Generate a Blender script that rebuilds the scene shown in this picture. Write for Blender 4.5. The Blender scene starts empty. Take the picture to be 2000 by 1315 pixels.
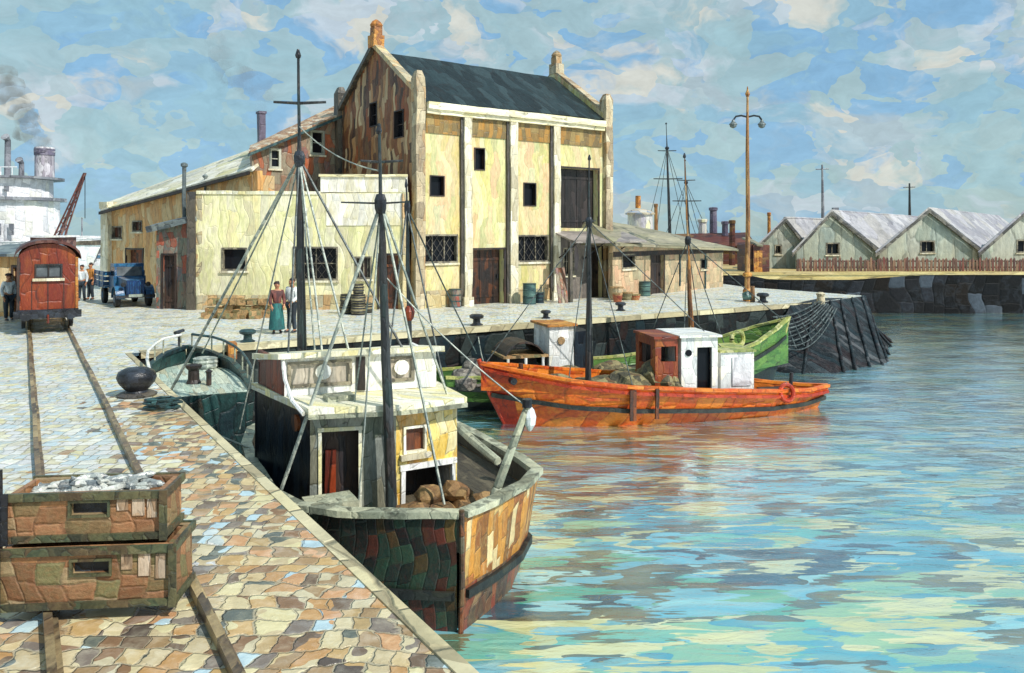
import bpy, bmesh, math, random
from mathutils import Vector, Matrix, noise
random.seed(7)
R = math.radians
sc = bpy.context.scene
COL = sc.collection
# ------------------------------------------------------------------ measuring
F, CX, HY, CH, ZW = 1573.0, 1000.0, 455.0, 3.24, -2.3     # focal length, horizon, eye height, water level
def G(px, py, z=0.0):
    d = F*(CH-z)/(py-HY); return Vector(((px-CX)/F*d, d, z))
def D(px, py, d):
    return Vector(((px-CX)/F*d, d, CH+(HY-py)/F*d))
class Frame:
    """local frame of a thing: origin + rotation about z"""
    def __init__(s, loc, ang):
        s.loc = Vector((loc[0], loc[1], loc[2] if len(loc) > 2 else 0)); s.a = ang
        s.ex = Vector((math.cos(ang), math.sin(ang), 0)); s.ey = Vector((-math.sin(ang), math.cos(ang), 0))
    def l(s, w):
        d = Vector(w)-s.loc; return Vector((d.dot(s.ex), d.dot(s.ey), d.z))
    def w(s, p):
        return s.loc + s.ex*p[0] + s.ey*p[1] + Vector((0, 0, p[2] if len(p) > 2 else 0))
    def hit(s, px, py, pl):
        """where the sight line meets a wall Plane; gives (u, z)"""
        o = s.l((0, 0, CH)); t = Vector(((px-CX)/F, 1, (HY-py)/F))
        d = Vector((t.dot(s.ex), t.dot(s.ey), t.z))
        n = Vector((pl.n[0], pl.n[1], 0)); p0 = Vector((pl.p0[0], pl.p0[1], 0))
        k = (p0-o).dot(n)/d.dot(n); q = o+d*k
        return ((q.x-pl.p0[0])*pl.d[0]+(q.y-pl.p0[1])*pl.d[1], q.z)
    def rect(s, pl, x0, y0, x1, y1):
        a = s.hit(x0, (y0+y1)/2, pl)[0]; b = s.hit(x1, (y0+y1)/2, pl)[0]
        t = s.hit((x0+x1)/2, y0, pl)[1]; q = s.hit((x0+x1)/2, y1, pl)[1]
        return (a, b, max(q, 0.0), t)
class Plane:
    """vertical wall plane p0->p1, outside on the right hand"""
    def __init__(s, p0, p1):
        s.p0 = p0; s.p1 = p1; dx, dy = p1[0]-p0[0], p1[1]-p0[1]; s.len = math.hypot(dx, dy)
        s.d = (dx/s.len, dy/s.len); s.n = (s.d[1], -s.d[0])
    def pt(s, u, o, z):
        return Vector((s.p0[0]+s.d[0]*u+s.n[0]*o, s.p0[1]+s.d[1]*u+s.n[1]*o, z))
# ------------------------------------------------------------------ materials
def lin(h):
    h = h.lstrip('#'); c = [int(h[i:i+2], 16)/255 for i in (0, 2, 4)]
    return tuple(v/12.92 if v <= .04045 else ((v+.055)/1.055)**2.4 for v in c)+(1,)
class NT:
    def __init__(s, nt): s.nt = nt
    def n(s, t, ins=None, **kw):
        x = s.nt.nodes.new(t)
        for k, v in kw.items(): setattr(x, k, v)
        for k, v in (ins or {}).items():
            if hasattr(v, 'is_output'): s.nt.links.new(v, x.inputs[k])
            else: x.inputs[k].default_value = v
        return x
    def m(s, op, a, b=0.0, c=None, clamp=False):
        x = s.nt.nodes.new('ShaderNodeMath'); x.operation = op; x.use_clamp = clamp
        for i, v in enumerate((a, b) if c is None else (a, b, c)):
            if hasattr(v, 'is_output'): s.nt.links.new(v, x.inputs[i])
            else: x.inputs[i].default_value = v
        return x.outputs[0]
    def mr(s, v, a, b, c, d, smooth=False):
        x = s.n('ShaderNodeMapRange', {0: v, 1: a, 2: b, 3: c, 4: d})
        if smooth: x.interpolation_type = 'SMOOTHSTEP'
        return x.outputs[0]
    def ramp(s, fac, cols, mode='CONSTANT'):
        x = s.nt.nodes.new('ShaderNodeValToRGB'); cr = x.color_ramp; cr.interpolation = mode
        n = len(cols)
        while len(cr.elements) < n: cr.elements.new(.5)
        for i, c in enumerate(cols):
            cr.elements[i].position = i/n if mode == 'CONSTANT' else i/max(1, n-1)
            cr.elements[i].color = lin(c) if isinstance(c, str) else c
        s.nt.links.new(fac, x.inputs[0]); return x.outputs[0]
    def mix(s, fac, a, b, mode='MIX'):
        x = s.nt.nodes.new('ShaderNodeMix'); x.data_type = 'RGBA'; x.blend_type = mode
        for i, v in ((0, fac), (6, a), (7, b)):
            if hasattr(v, 'is_output'): s.nt.links.new(v, x.inputs[i])
            else: x.inputs[i].default_value = v
        return x.outputs[2]
def newmat(name):
    m = bpy.data.materials.new(name); m.use_nodes = True
    for n in list(m.node_tree.nodes):
        if n.type != 'OUTPUT_MATERIAL': m.node_tree.nodes.remove(n)
    t = NT(m.node_tree); t.out = [n for n in m.node_tree.nodes][0]
    return m, t
def patch(name, cols, sc_=3.0, st=(1, 1, 1), rough=.5, bump=.5, dist=.5, blend=.35, jit=.3, bd=None, spec=.5, metal=0.0, edge_amt=.6, dab=None):
    dist *= .42; sc_ *= 1.25
    """worn paint in short overlapping strokes: irregular flecks of a palette, ridged edges"""
    m, t = newmat(name)
    tc = t.n('ShaderNodeTexCoord')
    mp = t.n('ShaderNodeMapping', {0: tc.outputs['Object']}); mp.inputs['Scale'].default_value = [sc_*v for v in st]
    info = t.n('ShaderNodeObjectInfo')
    off = t.n('ShaderNodeVectorMath', {0: mp.outputs[0]}, operation='ADD')
    rv = t.n('ShaderNodeCombineXYZ', {0: t.m('MULTIPLY', info.outputs['Random'], 37.0), 1: t.m('MULTIPLY', info.outputs['Random'], 91.0)})
    t.nt.links.new(rv.outputs[0], off.inputs[1]); v0 = off.outputs[0]
    nz = t.n('ShaderNodeTexNoise', {'Vector': v0, 'Scale': 1.4, 'Detail': 3.0})
    sub = t.n('ShaderNodeVectorMath', {0: nz.outputs['Color'], 1: (.5, .5, .5)}, operation='SUBTRACT')
    scl = t.n('ShaderNodeVectorMath', {0: sub.outputs[0], 3: dist*2}, operation='SCALE')
    v = t.n('ShaderNodeVectorMath', {0: v0, 1: scl.outputs[0]}, operation='ADD').outputs[0]
    if dab:      # upright (or level) rectangular dabs, in columns of uneven width
        raw = t.n('ShaderNodeVectorMath', {0: tc.outputs['Object'], 1: rv.outputs[0]}, operation='ADD').outputs[0]
        nd = t.n('ShaderNodeTexNoise', {'Vector': raw, 'Scale': 1.1/dab[0], 'Detail': 2.0})
        nb_ = t.n('ShaderNodeTexNoise', {'Vector': raw, 'Scale': .3/dab[0], 'Detail': 0.0})
        sd_ = t.n('ShaderNodeSeparateXYZ', {0: raw}); nc = t.n('ShaderNodeSeparateColor', {0: nd.outputs['Color']}); nbc = t.n('ShaderNodeSeparateColor', {0: nb_.outputs['Color']})
        u = t.m('ADD', t.m('MULTIPLY', sd_.outputs[0], .93), t.m('MULTIPLY', sd_.outputs[1], 1.07*(dab[2] if len(dab) > 2 else 1)))
        u = t.m('ADD', t.m('DIVIDE', u, dab[0]), t.m('ADD', t.m('MULTIPLY', t.m('SUBTRACT', nc.outputs[0], .5), .26), t.m('MULTIPLY', nbc.outputs[0], 2.5)))
        colm = t.m('FLOOR', u); w1 = t.n('ShaderNodeTexWhiteNoise', {'W': colm}, noise_dimensions='1D')
        wc1 = t.n('ShaderNodeSeparateColor', {0: w1.outputs['Color']})
        zz = t.m('ADD', sd_.outputs[2], t.m('MULTIPLY', sd_.outputs[1], .35))
        r_ = t.m('ADD', t.m('DIVIDE', zz, t.m('MULTIPLY', t.mr(wc1.outputs[0], 0, 1, .65, 1.5), dab[1])), t.m('ADD', t.m('MULTIPLY', wc1.outputs[1], 7.3), t.m('MULTIPLY', t.m('SUBTRACT', nc.outputs[1], .5), .3)))
        rowm = t.m('FLOOR', r_); fu = t.m('SUBTRACT', u, colm); fr = t.m('SUBTRACT', r_, rowm)
        eu = t.m('MINIMUM', fu, t.m('SUBTRACT', 1.0, fu)); er = t.m('MULTIPLY', t.m('MINIMUM', fr, t.m('SUBTRACT', 1.0, fr)), dab[1]/dab[0])
        edge = t.m('MULTIPLY', t.m('MINIMUM', eu, er), 1.2)
        wn = t.n('ShaderNodeTexWhiteNoise', {'Vector': t.n('ShaderNodeCombineXYZ', {0: colm, 1: rowm, 2: 5.0}).outputs[0]}, noise_dimensions='3D')
        cr = t.n('ShaderNodeSeparateColor', {0: wn.outputs['Color']})
    else:
        vo = t.n('ShaderNodeTexVoronoi', {'Vector': v, 'Scale': 1.0, 'Randomness': .85}, distance='CHEBYCHEV')
        v2 = t.n('ShaderNodeTexVoronoi', {'Vector': v, 'Scale': 1.0, 'Randomness': .85}, distance='CHEBYCHEV', feature='F2')
        edge = t.m('SUBTRACT', v2.outputs['Distance'], vo.outputs['Distance'])
        cr = t.n('ShaderNodeSeparateColor', {0: vo.outputs['Color']})
    c1 = t.ramp(cr.outputs[0], cols)
    n2 = t.n('ShaderNodeTexNoise', {'Vector': v0, 'Scale': .8, 'Detail': 5.0, 'Roughness': .65})
    c2 = t.ramp(t.mr(n2.outputs[0], .28, .72, 0, 1), cols, 'LINEAR')
    c = t.mix(blend, c1, c2)
    f = t.n('ShaderNodeTexNoise', {'Vector': v, 'Scale': 5.0, 'Detail': 5.0, 'Roughness': .7})
    val = t.m('MULTIPLY', t.mr(f.outputs[0], .25, .75, 1-jit, 1+jit), t.mr(cr.outputs[1], 0, 1, 1-jit*.5, 1+jit*.5))
    gr = t.n('ShaderNodeTexNoise', {'Vector': v0, 'Scale': 1.9, 'Detail': 2.0})
    edge_dark = t.m('MULTIPLY', t.mr(edge, .015, .07, 1, 0), t.mr(gr.outputs[0], .46, .58, 0, edge_amt))  # broken dark outlines along some dab edges, for contrast
    c = t.mix(edge_dark, c, (.018, .017, .016, 1))
    hs = t.n('ShaderNodeHueSaturation', {'Value': val, 'Color': c})
    h = t.m('ADD', t.m('MULTIPLY', t.mr(edge, 0, .14, 0, 1, True), .55), t.m('MULTIPLY', f.outputs[0], .8))
    h = t.m('ADD', h, t.m('MULTIPLY', cr.outputs[2], .4))
    bp = t.n('ShaderNodeBump', {'Strength': bump, 'Distance': bd or .06/sc_, 'Height': h})
    if dab: bp.inputs['Distance'].default_value = (bd or .06/sc_)*1.7
    b = t.n('ShaderNodeBsdfPrincipled', {'Base Color': hs.outputs[0], 'Roughness': rough, 'Normal': bp.outputs[0], 'Metallic': metal, 'Specular IOR Level': spec})
    t.nt.links.new(b.outputs[0], t.out.inputs[0]); return m
def stones_mat(name, zones, w, h, axes='xy', dist=.25, rough=.55, bump=.7, joint='#6b6558', jw=.06, wet=None, rot=0.0, split=None, jit=.3):
    """setts / masonry laid in courses; zones = palette(s)"""
    m, t = newmat(name)
    tc = t.n('ShaderNodeTexCoord'); ob = tc.outputs['Object']
    sp0 = t.n('ShaderNodeSeparateXYZ', {0: ob})
    if axes == 'xz':
        ob = t.n('ShaderNodeCombineXYZ', {0: sp0.outputs[0], 1: sp0.outputs[2], 2: 0.0}).outputs[0]
    if rot: ob = t.n('ShaderNodeMapping', {0: ob, 2: (0, 0, rot)}).outputs[0]
    nz = t.n('ShaderNodeTexNoise', {'Vector': ob, 'Scale': 1.6/h, 'Detail': 3.0})
    nlow = t.n('ShaderNodeTexNoise', {'Vector': ob, 'Scale': .25/h, 'Detail': 1.0}); nlc = t.n('ShaderNodeSeparateColor', {0: nlow.outputs['Color']})
    sub = t.n('ShaderNodeVectorMath', {0: nz.outputs['Color'], 1: (.5, .5, .5)}, operation='SUBTRACT')
    scl = t.n('ShaderNodeVectorMath', {0: sub.outputs[0], 3: dist*2*h}, operation='SCALE')
    v = t.n('ShaderNodeVectorMath', {0: ob, 1: scl.outputs[0]}, operation='ADD').outputs[0]
    sp = t.n('ShaderNodeSeparateXYZ', {0: v})
    y = t.m('ADD', t.m('DIVIDE', sp.outputs[1], h), t.m('MULTIPLY', nlc.outputs[0], 1.6)); row = t.m('FLOOR', y)
    ro = t.n('ShaderNodeTexWhiteNoise', {'W': row}, noise_dimensions='1D')
    x = t.m('ADD', t.m('DIVIDE', sp.outputs[0], t.m('MULTIPLY', t.mr(ro.outputs[0], 0, 1, .75, 1.45), w)), t.m('MULTIPLY', nlc.outputs[1], 3.0)); col = t.m('FLOOR', x)
    fx = t.m('SUBTRACT', x, col); fy = t.m('SUBTRACT', y, row)
    ex = t.m('MULTIPLY', t.m('MINIMUM', fx, t.m('SUBTRACT', 1.0, fx)), w/h)
    ed = t.m('MINIMUM', ex, t.m('MINIMUM', fy, t.m('SUBTRACT', 1.0, fy)))
    cell = t.n('ShaderNodeCombineXYZ', {0: col, 1: row, 2: 3.0})
    wn = t.n('ShaderNodeTexWhiteNoise', {'Vector': cell.outputs[0]}, noise_dimensions='3D')
    rc = t.n('ShaderNodeSeparateColor', {0: wn.outputs['Color']})
    f = t.n('ShaderNodeTexNoise', {'Vector': v, 'Scale': 1.2/h, 'Detail': 6.0, 'Roughness': .65})
    big = t.n('ShaderNodeTexNoise', {'Vector': ob, 'Scale': .22/h, 'Detail': 3.0})
    fac = t.m('ADD', t.m('MULTIPLY', rc.outputs[0], .8), t.mr(big.outputs[0], .3, .7, 0, .2), clamp=True)
    c = t.ramp(fac, zones[0])
    if len(zones) > 1:
        pos = split(t, sp0, big.outputs[0], rc.outputs[1])
        c = t.mix(pos, c, t.ramp(fac, zones[1]))
    c = t.mix(t.mr(f.outputs[0], .45, .75, 0, .3), c, t.ramp(rc.outputs[2], zones[0]))
    val = t.mr(f.outputs[0], .25, .75, 1-jit, 1+jit)
    c = t.n('ShaderNodeHueSaturation', {'Value': val, 'Color': c}).outputs[0]
    em = t.mr(ed, jw*.3, jw*1.3, 0, 1, True)
    dj = t.n('ShaderNodeTexNoise', {'Vector': ob, 'Scale': .5/h, 'Detail': 3.0})
    c = t.mix(t.m('ADD', em, t.mr(dj.outputs[0], .4, .6, .15, .85), clamp=True), lin(joint), c)
    hh = t.m('ADD', t.m('MULTIPLY', em, .8), t.m('ADD', t.m('MULTIPLY', f.outputs[0], .7), t.m('MULTIPLY', rc.outputs[2], .35)))
    bp = t.n('ShaderNodeBump', {'Strength': bump, 'Distance': h*.12, 'Height': hh})
    rr = rough
    if wet:
        wm = t.n('ShaderNodeTexNoise', {'Vector': ob, 'Scale': wet, 'Detail': 2.0})
        rr = t.m('ADD', t.mr(wm.outputs[0], .48, .6, rough, .22), t.m('MULTIPLY', rc.outputs[1], .1))
    b = t.n('ShaderNodeBsdfPrincipled', {'Base Color': c, 'Roughness': rr, 'Normal': bp.outputs[0]})
    t.nt.links.new(b.outputs[0], t.out.inputs[0]); return m
def glass_mat(name, base, rough=.12):
    m, t = newmat(name)
    tc = t.n('ShaderNodeTexCoord')
    n = t.n('ShaderNodeTexNoise', {'Vector': tc.outputs['Object'], 'Scale': 4.0, 'Detail': 3.0})
    c = t.mix(n.outputs[0], lin(base), (.01, .012, .016, 1))
    bp = t.n('ShaderNodeBump', {'Strength': .2, 'Distance': .03, 'Height': n.outputs[0]})
    b = t.n('ShaderNodeBsdfPrincipled', {'Base Color': c, 'Roughness': rough, 'Normal': bp.outputs[0], 'Specular IOR Level': .22})
    t.nt.links.new(b.outputs[0], t.out.inputs[0]); return m
M = {}
V = (1.6, 1.6, .45)      # upright strokes
H = (.5, .5, 1.7)        # level strokes
M['yellow'] = patch('yellow_wash', ['#d4cc8c', '#dccd9c', '#c2ba70', '#dcc498', '#bfc28a', '#dcb48c', '#d2d0a8', '#c0a86c'], 1.1, V, bump=.3, blend=.4, rough=.6, dab=(0.3, 1.7), edge_amt=0.22)
M['yellow2'] = patch('pale_yellow_wash', ['#e8e4ae', '#ebe4c2', '#dedb9c', '#e4d9b4', '#dad6a4', '#e4d49c', '#e0dccb'], .9, V, bump=.3, blend=.6, rough=.6, dab=(0.34, 1.6), edge_amt=0.2)
M['whitewash'] = patch('whitewash', ['#efe9da', '#e6ddc8', '#f1ede2', '#e8dcae', '#ddd3c0'], 1.0, V, bump=.3, blend=.6, rough=.6, dab=(0.3, 1.4), edge_amt=0.2)
M['ochre'] = patch('ochre_wall', ['#d9a868', '#e0b67c', '#cf9a5c', '#d8bf90', '#c79058', '#dcc59a', '#b98a58'], 1.1, V, bump=.45, rough=.6, dab=(0.32, 1.3))
M['stainochre'] = patch('rust_stain', ['#8a6a34', '#a8762e', '#7a6a44', '#9c8450', '#6d5c3a', '#b07c2c'], 1.4, V, bump=.4, dab=(0.3, 0.5))
M['bay'] = patch('grey_bay', ['#6c645e', '#7a726a', '#5c5652', '#847a70', '#6a6068'], 1.6, V, bump=.5)
M['skirt'] = patch('wall_foot', ['#cfc08c', '#b7a67e', '#bfb596', '#c9a06c', '#a9a48c', '#c8be90'], 1.5, V, bump=.5, dab=(0.35, 0.5))
M['brownwall'] = patch('brown_boards', ['#7a4a2a', '#8a5a34', '#6a3d22', '#93663c', '#a87f55', '#4a2e22', '#8c4a24', '#c4ac86', '#6e5238', '#34241e', '#b09472'], 1.5, (1.8, 1.8, .4), bump=.6, blend=.15, dab=(0.26, 1.1))
M['greybrown'] = patch('grey_brown_wall', ['#8d8470', '#7c7462', '#9b9078', '#7a5f50', '#8d6a52', '#b2582e', '#857c6c', '#6f5a5a'], 1.3, V, bump=.55, dab=(0.3, 0.8))
M['pilaster'] = patch('pale_render', ['#e0d8bc', '#d3c8a6', '#ece6d2', '#c3b795', '#b3a684'], 1.8, (2, 2, .4), bump=.6, dab=(0.3, 0.7), edge_amt=0.4)
M['pillar'] = patch('weathered_stone', ['#b8a888', '#9a8a70', '#c9b896', '#8a7a64', '#b08a5c', '#d2c6a8'], 2, (1.6, 1.6, .5), bump=.7, dab=(0.3, 0.6))
M['darkstone'] = patch('dark_stone', ['#4a453e', '#5d564a', '#3a3834', '#6a6256', '#4c4a4a'], 2, (1.6, 1.6, .5), bump=.7)
M['rust'] = patch('rust_stone', ['#b5702c', '#c98a3a', '#96582a', '#d29a4a', '#7a4a2c'], 3, bump=.7)
M['slate'] = patch('slate_roof', ['#1c2729', '#243336', '#172022', '#2c3b3e', '#1b2426', '#37474a'], .9, (1.4, .5, .7), rough=.5, spec=.25, bump=.35)
M['cornice'] = patch('cream_cornice', ['#ece2b8', '#f0ead0', '#e0d4a2', '#e8dcbc'], 1.6, (.4, 1.5, 1.5), bump=.5)
M['tiles'] = patch('worn_tiles', ['#c9ab86', '#a8784e', '#d8c4a2', '#8c5a38', '#c2936a', '#e0d4bc'], 2.2, (2.2, .5, 1), bump=.8)
M['paleroof'] = patch('pale_sheet_roof', ['#e4dcc8', '#d8d0b4', '#ece8dc', '#d6cd92', '#cfc6b0', '#dcd6cc'], 1.0, (.5, 1.4, 1), bump=.4)
M['shedroof'] = patch('shed_roof', ['#aca8ac', '#9c9a9e', '#bcb8b8', '#908c94', '#aca69e'], .6, (.5, .5, 1), bump=.45, edge_amt=0.3)
M['shedwall'] = patch('shed_wall', ['#a3aa98', '#94a096', '#b0b4a2', '#8b9690', '#a8a48e', '#b6b4a4'], .5, (1.2, 1.2, .5), bump=.5, edge_amt=0.35)
M['shedtrim'] = patch('shed_trim', ['#54514a', '#6a665c', '#3d3c3a', '#8a8478'], 1.2, bump=.5)
M['olive_roof'] = patch('felt_roof', ['#8f8a6c', '#9c9678', '#827c62', '#a59c80', '#8c8470'], .9, (.35, 1.4, 1), bump=.45)
M['lowwall'] = patch('low_wall', ['#b7a582', '#c8b28c', '#a69674', '#cfa684', '#9c9478', '#d8bc98', '#a8a080'], 1.4, V, bump=.55, dab=(0.35, 0.6), edge_amt=0.4)
M['darkwood'] = patch('dark_wood', ['#2e2522', '#3c2e28', '#211c1c', '#4a362c', '#2a2a30'], 2.5, (1.6, 1.6, .4), bump=.6)
M['doorbrown'] = patch('brown_door', ['#4a2c20', '#5c3524', '#35241e', '#7a4020', '#2c2220', '#8c4a1e'], 2.5, V, bump=.6)
M['open_dark'] = patch('open_doorway_dark', ['#1c1412', '#2a1c16', '#161212', '#4a2814', '#1e1816', '#5c3216'], 2.5, V, bump=.5)
M['load_dark'] = patch('loading_opening_dark', ['#14100e', '#1c1614', '#0f0d0d', '#241a16', '#3a302e', '#181416'], 2.5, (1.6, 1.6, .4), bump=.5)
M['winframe'] = patch('window_frame', ['#6c6658', '#8a8270', '#4c4840', '#a49a80'], 4, bump=.5)
M['glass'] = glass_mat('dark_pane', '#15171c')
M['palepane'] = glass_mat('pale_pane', '#7d8488', .25)
M['leanwall'] = patch('grey_green_boards', ['#6f7468', '#7d8274', '#5c6258', '#8a8c7c', '#a85038', '#687478', '#75796c', '#5f6f70'], 1.9, (1.8, 1.8, .5), bump=.55, dab=(0.26, 0.5))
M['metalroof'] = patch('dull_metal', ['#5c6668', '#707a7a', '#48525a', '#8c9490'], 1.5, bump=.4, rough=.4)
M['awning'] = patch('awning_sheet', ['#8c827c', '#9a908a', '#7a7270', '#a69c94'], 1.5, (.4, 1, 1), bump=.4)
M['iron'] = patch('black_iron', ['#1c1d22', '#2a2c34', '#141418', '#363c46', '#23252a'], 5, bump=.6, rough=.35)
M['tealiron'] = patch('teal_iron', ['#2c4a4c', '#243a40', '#3a5c5c', '#1e2c30'], 5, bump=.6, rough=.4)
M['railm'] = patch('rail_steel', ['#8a7a5c', '#5c4c3c', '#a08c64', '#6e5a44', '#4a4238', '#b29c70'], 3, (1, .5, 1), bump=.6, rough=.4)
M['mast'] = patch('tarred_mast', ['#26282a', '#34383a', '#1c1e22', '#46484a', '#3c3430', '#2c3c3c'], 3, (2, 2, .5), bump=.6, rough=.4)
M['mastwood'] = patch('varnished_mast', ['#7a4a28', '#96602e', '#5a3a26', '#b07a3c', '#c9b48c'], 3, (2, 2, .6), bump=.6, rough=.4)
M['rope'] = patch('pale_rope', ['#a9b0a4', '#8c958c', '#c3c6b8', '#6f7c7a'], 6, bump=.4)
M['rope2'] = patch('tarred_rope', ['#3c4444', '#55605e', '#2c3234', '#6a7472'], 6, bump=.4)
M['white'] = patch('white_paint', ['#eceae4', '#dfe0dc', '#f4f2ee', '#c4c8c8', '#e8e2cc'], 2.2, V, bump=.45, rough=.4, dab=(0.3, 0.5), edge_amt=0.25)
M['cream'] = patch('cream_paint', ['#ece6c6', '#f0ecd8', '#e0dab4', '#e8dca0', '#f4f2ea', '#c8cabc'], 2.4, V, bump=.5, rough=.45, dab=(0.22, 0.3, -1), edge_amt=0.3)
M['yellowpaint'] = patch('yellow_paint', ['#e6c85c', '#ecd988', '#d8b048', '#efe6b8', '#dca044', '#e8d9a0'], 2.6, V, bump=.5, rough=.45, dab=(0.2, 0.3))
M['greypaint'] = patch('grey_paint', ['#7c8078', '#8c9088', '#686c66', '#9a9c90', '#5c6a58', '#767058'], 2.4, V, bump=.5, rough=.45, dab=(0.2, 0.45))
M['beigepane'] = patch('curtained_pane', ['#b4a692', '#a39a8a', '#bfb4a2', '#8f928c', '#c4b49a'], 2.0, V, rough=.25, bump=.25)
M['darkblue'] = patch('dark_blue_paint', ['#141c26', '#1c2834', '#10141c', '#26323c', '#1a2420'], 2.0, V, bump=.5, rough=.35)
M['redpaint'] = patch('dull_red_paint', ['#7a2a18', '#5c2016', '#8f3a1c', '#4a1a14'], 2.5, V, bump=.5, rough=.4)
M['hullport'] = patch('dark_hull', ['#1c3028', '#2a4434', '#4c241a', '#161e1c', '#5c2a1e', '#22302c', '#4a3a20', '#1e3a30', '#14181a', '#6a5228'], 2.3, (1.2, 1.2, 1.1), bump=.4, rough=.4, blend=.22, dab=(0.24, 0.34), edge_amt=0.35)
M['hullstar'] = patch('amber_hull', ['#b0702a', '#c48632', '#96562a', '#d0ac68', '#7c4c26', '#c88c38', '#a87030', '#d8c898', '#6a4a2a', '#945a28'], 2.2, (1.4, 1.4, .7), bump=.6, rough=.4, blend=.25, dab=(0.2, 0.42, -1), edge_amt=0.5)
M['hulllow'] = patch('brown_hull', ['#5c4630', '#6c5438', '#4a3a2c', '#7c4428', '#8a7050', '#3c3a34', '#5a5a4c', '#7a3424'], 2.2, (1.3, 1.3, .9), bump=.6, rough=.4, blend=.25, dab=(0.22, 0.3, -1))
M['caprail'] = patch('cap_rail', ['#9ca08a', '#b4b69e', '#7c8070', '#c4c2a4', '#6a6a58'], 2.8, bump=.6, rough=.45)
M['strake'] = patch('black_strake', ['#1e2224', '#2c302c', '#161818', '#3a3a30'], 3, bump=.5)
M['deck'] = patch('pale_deck', ['#b9c8ba', '#c9d4c4', '#a4b8ac', '#d4d8c0', '#9cb0a0', '#c2ba98'], 2.0, (.4, 2.8, 1), bump=.6)
M['deckdark'] = patch('dark_deck', ['#4a4438', '#5c5444', '#3a342c', '#6a6250'], 2.2, (.5, 2.5, 1), bump=.6)
M['tealhull'] = patch('teal_hull', ['#1c2e30', '#24403e', '#162022', '#2c5250', '#30281e', '#1a2c34'], 2.4, (1.2, 1.2, .8), bump=.6, rough=.4, dab=(0.3, 0.5))
M['orange'] = patch('orange_hull', ['#e0661a', '#ea7a1c', '#d2521a', '#e68226', '#c04616', '#ea8c30', '#d85c1a'], 1.7, (.8, 1, 1), bump=.5, rough=.38, blend=.45, jit=.22, dab=(0.5, 0.45), edge_amt=0.4)
M['orangered'] = patch('red_orange_stem', ['#b8381a', '#a83018', '#c4481c', '#982a18'], 2.5, bump=.5, rough=.38)
M['orangelow'] = patch('orange_lower', ['#d85a16', '#e07018', '#c44a16', '#e88830', '#b84216', '#dc7420'], 1.8, (.7, 1, 1), bump=.5, rough=.38, blend=.45, jit=.25, dab=(0.45, 0.5), edge_amt=0.4)
M['green'] = patch('green_hull', ['#4c7834', '#3e6a30', '#587f3a', '#729244', '#33582e', '#48763a'], 1.8, (.5, 1, 1.6), bump=.6, rough=.42)
M['greendark'] = patch('green_bottom', ['#1c2420', '#24302a', '#182022', '#2a2a24'], 2.2, bump=.5)
M['lime'] = patch('lime_rail', ['#a4a650', '#b8b46c', '#8a9648', '#c4c08c', '#7c8c48'], 3, bump=.5)
M['nets'] = patch('heaped_net', ['#5c5236', '#766a48', '#4a4632', '#8c8058', '#3a3a34', '#a09468', '#6a4a30'], 3.2, (1, 1, 1.6), bump=1.0, rough=.7)
M['greynet'] = patch('grey_net', ['#5a5550', '#7a726a', '#3c3a38', '#8c8478', '#a09a8c'], 3.2, (1, 1, 1.6), bump=1.0, rough=.7)
M['sack'] = patch('sacking', ['#7a5c38', '#8f6c44', '#5f482e', '#a58456', '#6c4a2c'], 4, bump=.8, rough=.75)
M['crate'] = patch('crate_boards', ['#8a6040', '#96694a', '#7d5438', '#a57450', '#a08a68', '#75704a', '#b07c54', '#86704c', '#8f6444', '#785236'], 4.6, (.8, 1, 1.1), bump=.7, rough=.5, blend=.2, dab=(0.17, 0.14), edge_amt=0.35)
M['cratewhite'] = patch('crate_bleached', ['#b09478', '#c4b09a', '#9a7c60', '#cfc0b0'], 5, V, bump=.6)
M['crateframe'] = patch('crate_frame', ['#4c4e38', '#5c5e42', '#383a30', '#6c684a', '#5a4632', '#46543f'], 5, bump=.7, rough=.4)
M['fish'] = patch('fish_skin', ['#b9bcb4', '#d4d4ca', '#8c9290', '#5c6468', '#e0ded4', '#74787a'], 9, bump=.5, rough=.25)
M['wagonred'] = patch('wagon_red', ['#7a2e18', '#86381a', '#6c2416', '#94481e', '#a8601f', '#742c1c'], 1.8, V, bump=.5, rough=.42, dab=(0.35, 0.9))
M['wagonroof'] = patch('wagon_roof', ['#4a241c', '#5c3028', '#3a2020', '#6a4a40'], 2, bump=.5)
M['truck'] = patch('blue_cab', ['#1c4a74', '#245c88', '#163a5c', '#2c6c94', '#1a3f68'], 2.6, bump=.45, rough=.32)
M['truckdark'] = patch('blue_grille', ['#12305c', '#183c70', '#0e2444'], 4, V, bump=.4, rough=.32)
M['tyre'] = patch('tyre_rubber', ['#18181a', '#242426', '#121214'], 6, bump=.4, rough=.7)
M['shipwhite'] = patch('ship_white', ['#e6e4e6', '#d8d6da', '#f0eef0', '#c6c6cc', '#e0dcd0'], .5, (1, 1, .7), bump=.4, rough=.45, dab=(1.0, 1.3), edge_amt=0.25)
M['shipblue'] = patch('ship_blue', ['#5c8aa4', '#7aa6ba', '#48708a', '#8cb4c4'], .8, bump=.4)
M['funnelm'] = patch('funnel_grey', ['#a49aa4', '#c6c0c6', '#7c7480', '#dcd8da'], 1.2, V, bump=.5)
M['cranered'] = patch('crane_red', ['#5c342c', '#704038', '#44282a', '#8a6a60'], 1.5, bump=.4)
M['picket'] = patch('picket_wood', ['#5a3630', '#6c4438', '#4a2c2a', '#7c5c48', '#8a6c54', '#3c2a2c', '#70302c'], 3.0, (2, 2, .3), bump=.6)
M['lampwood'] = patch('lamp_pole', ['#b07c3c', '#8c5c30', '#c99a5c', '#6a4a30', '#b88c58', '#94602c'], 2.5, (2, 2, .4), bump=.5)
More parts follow.
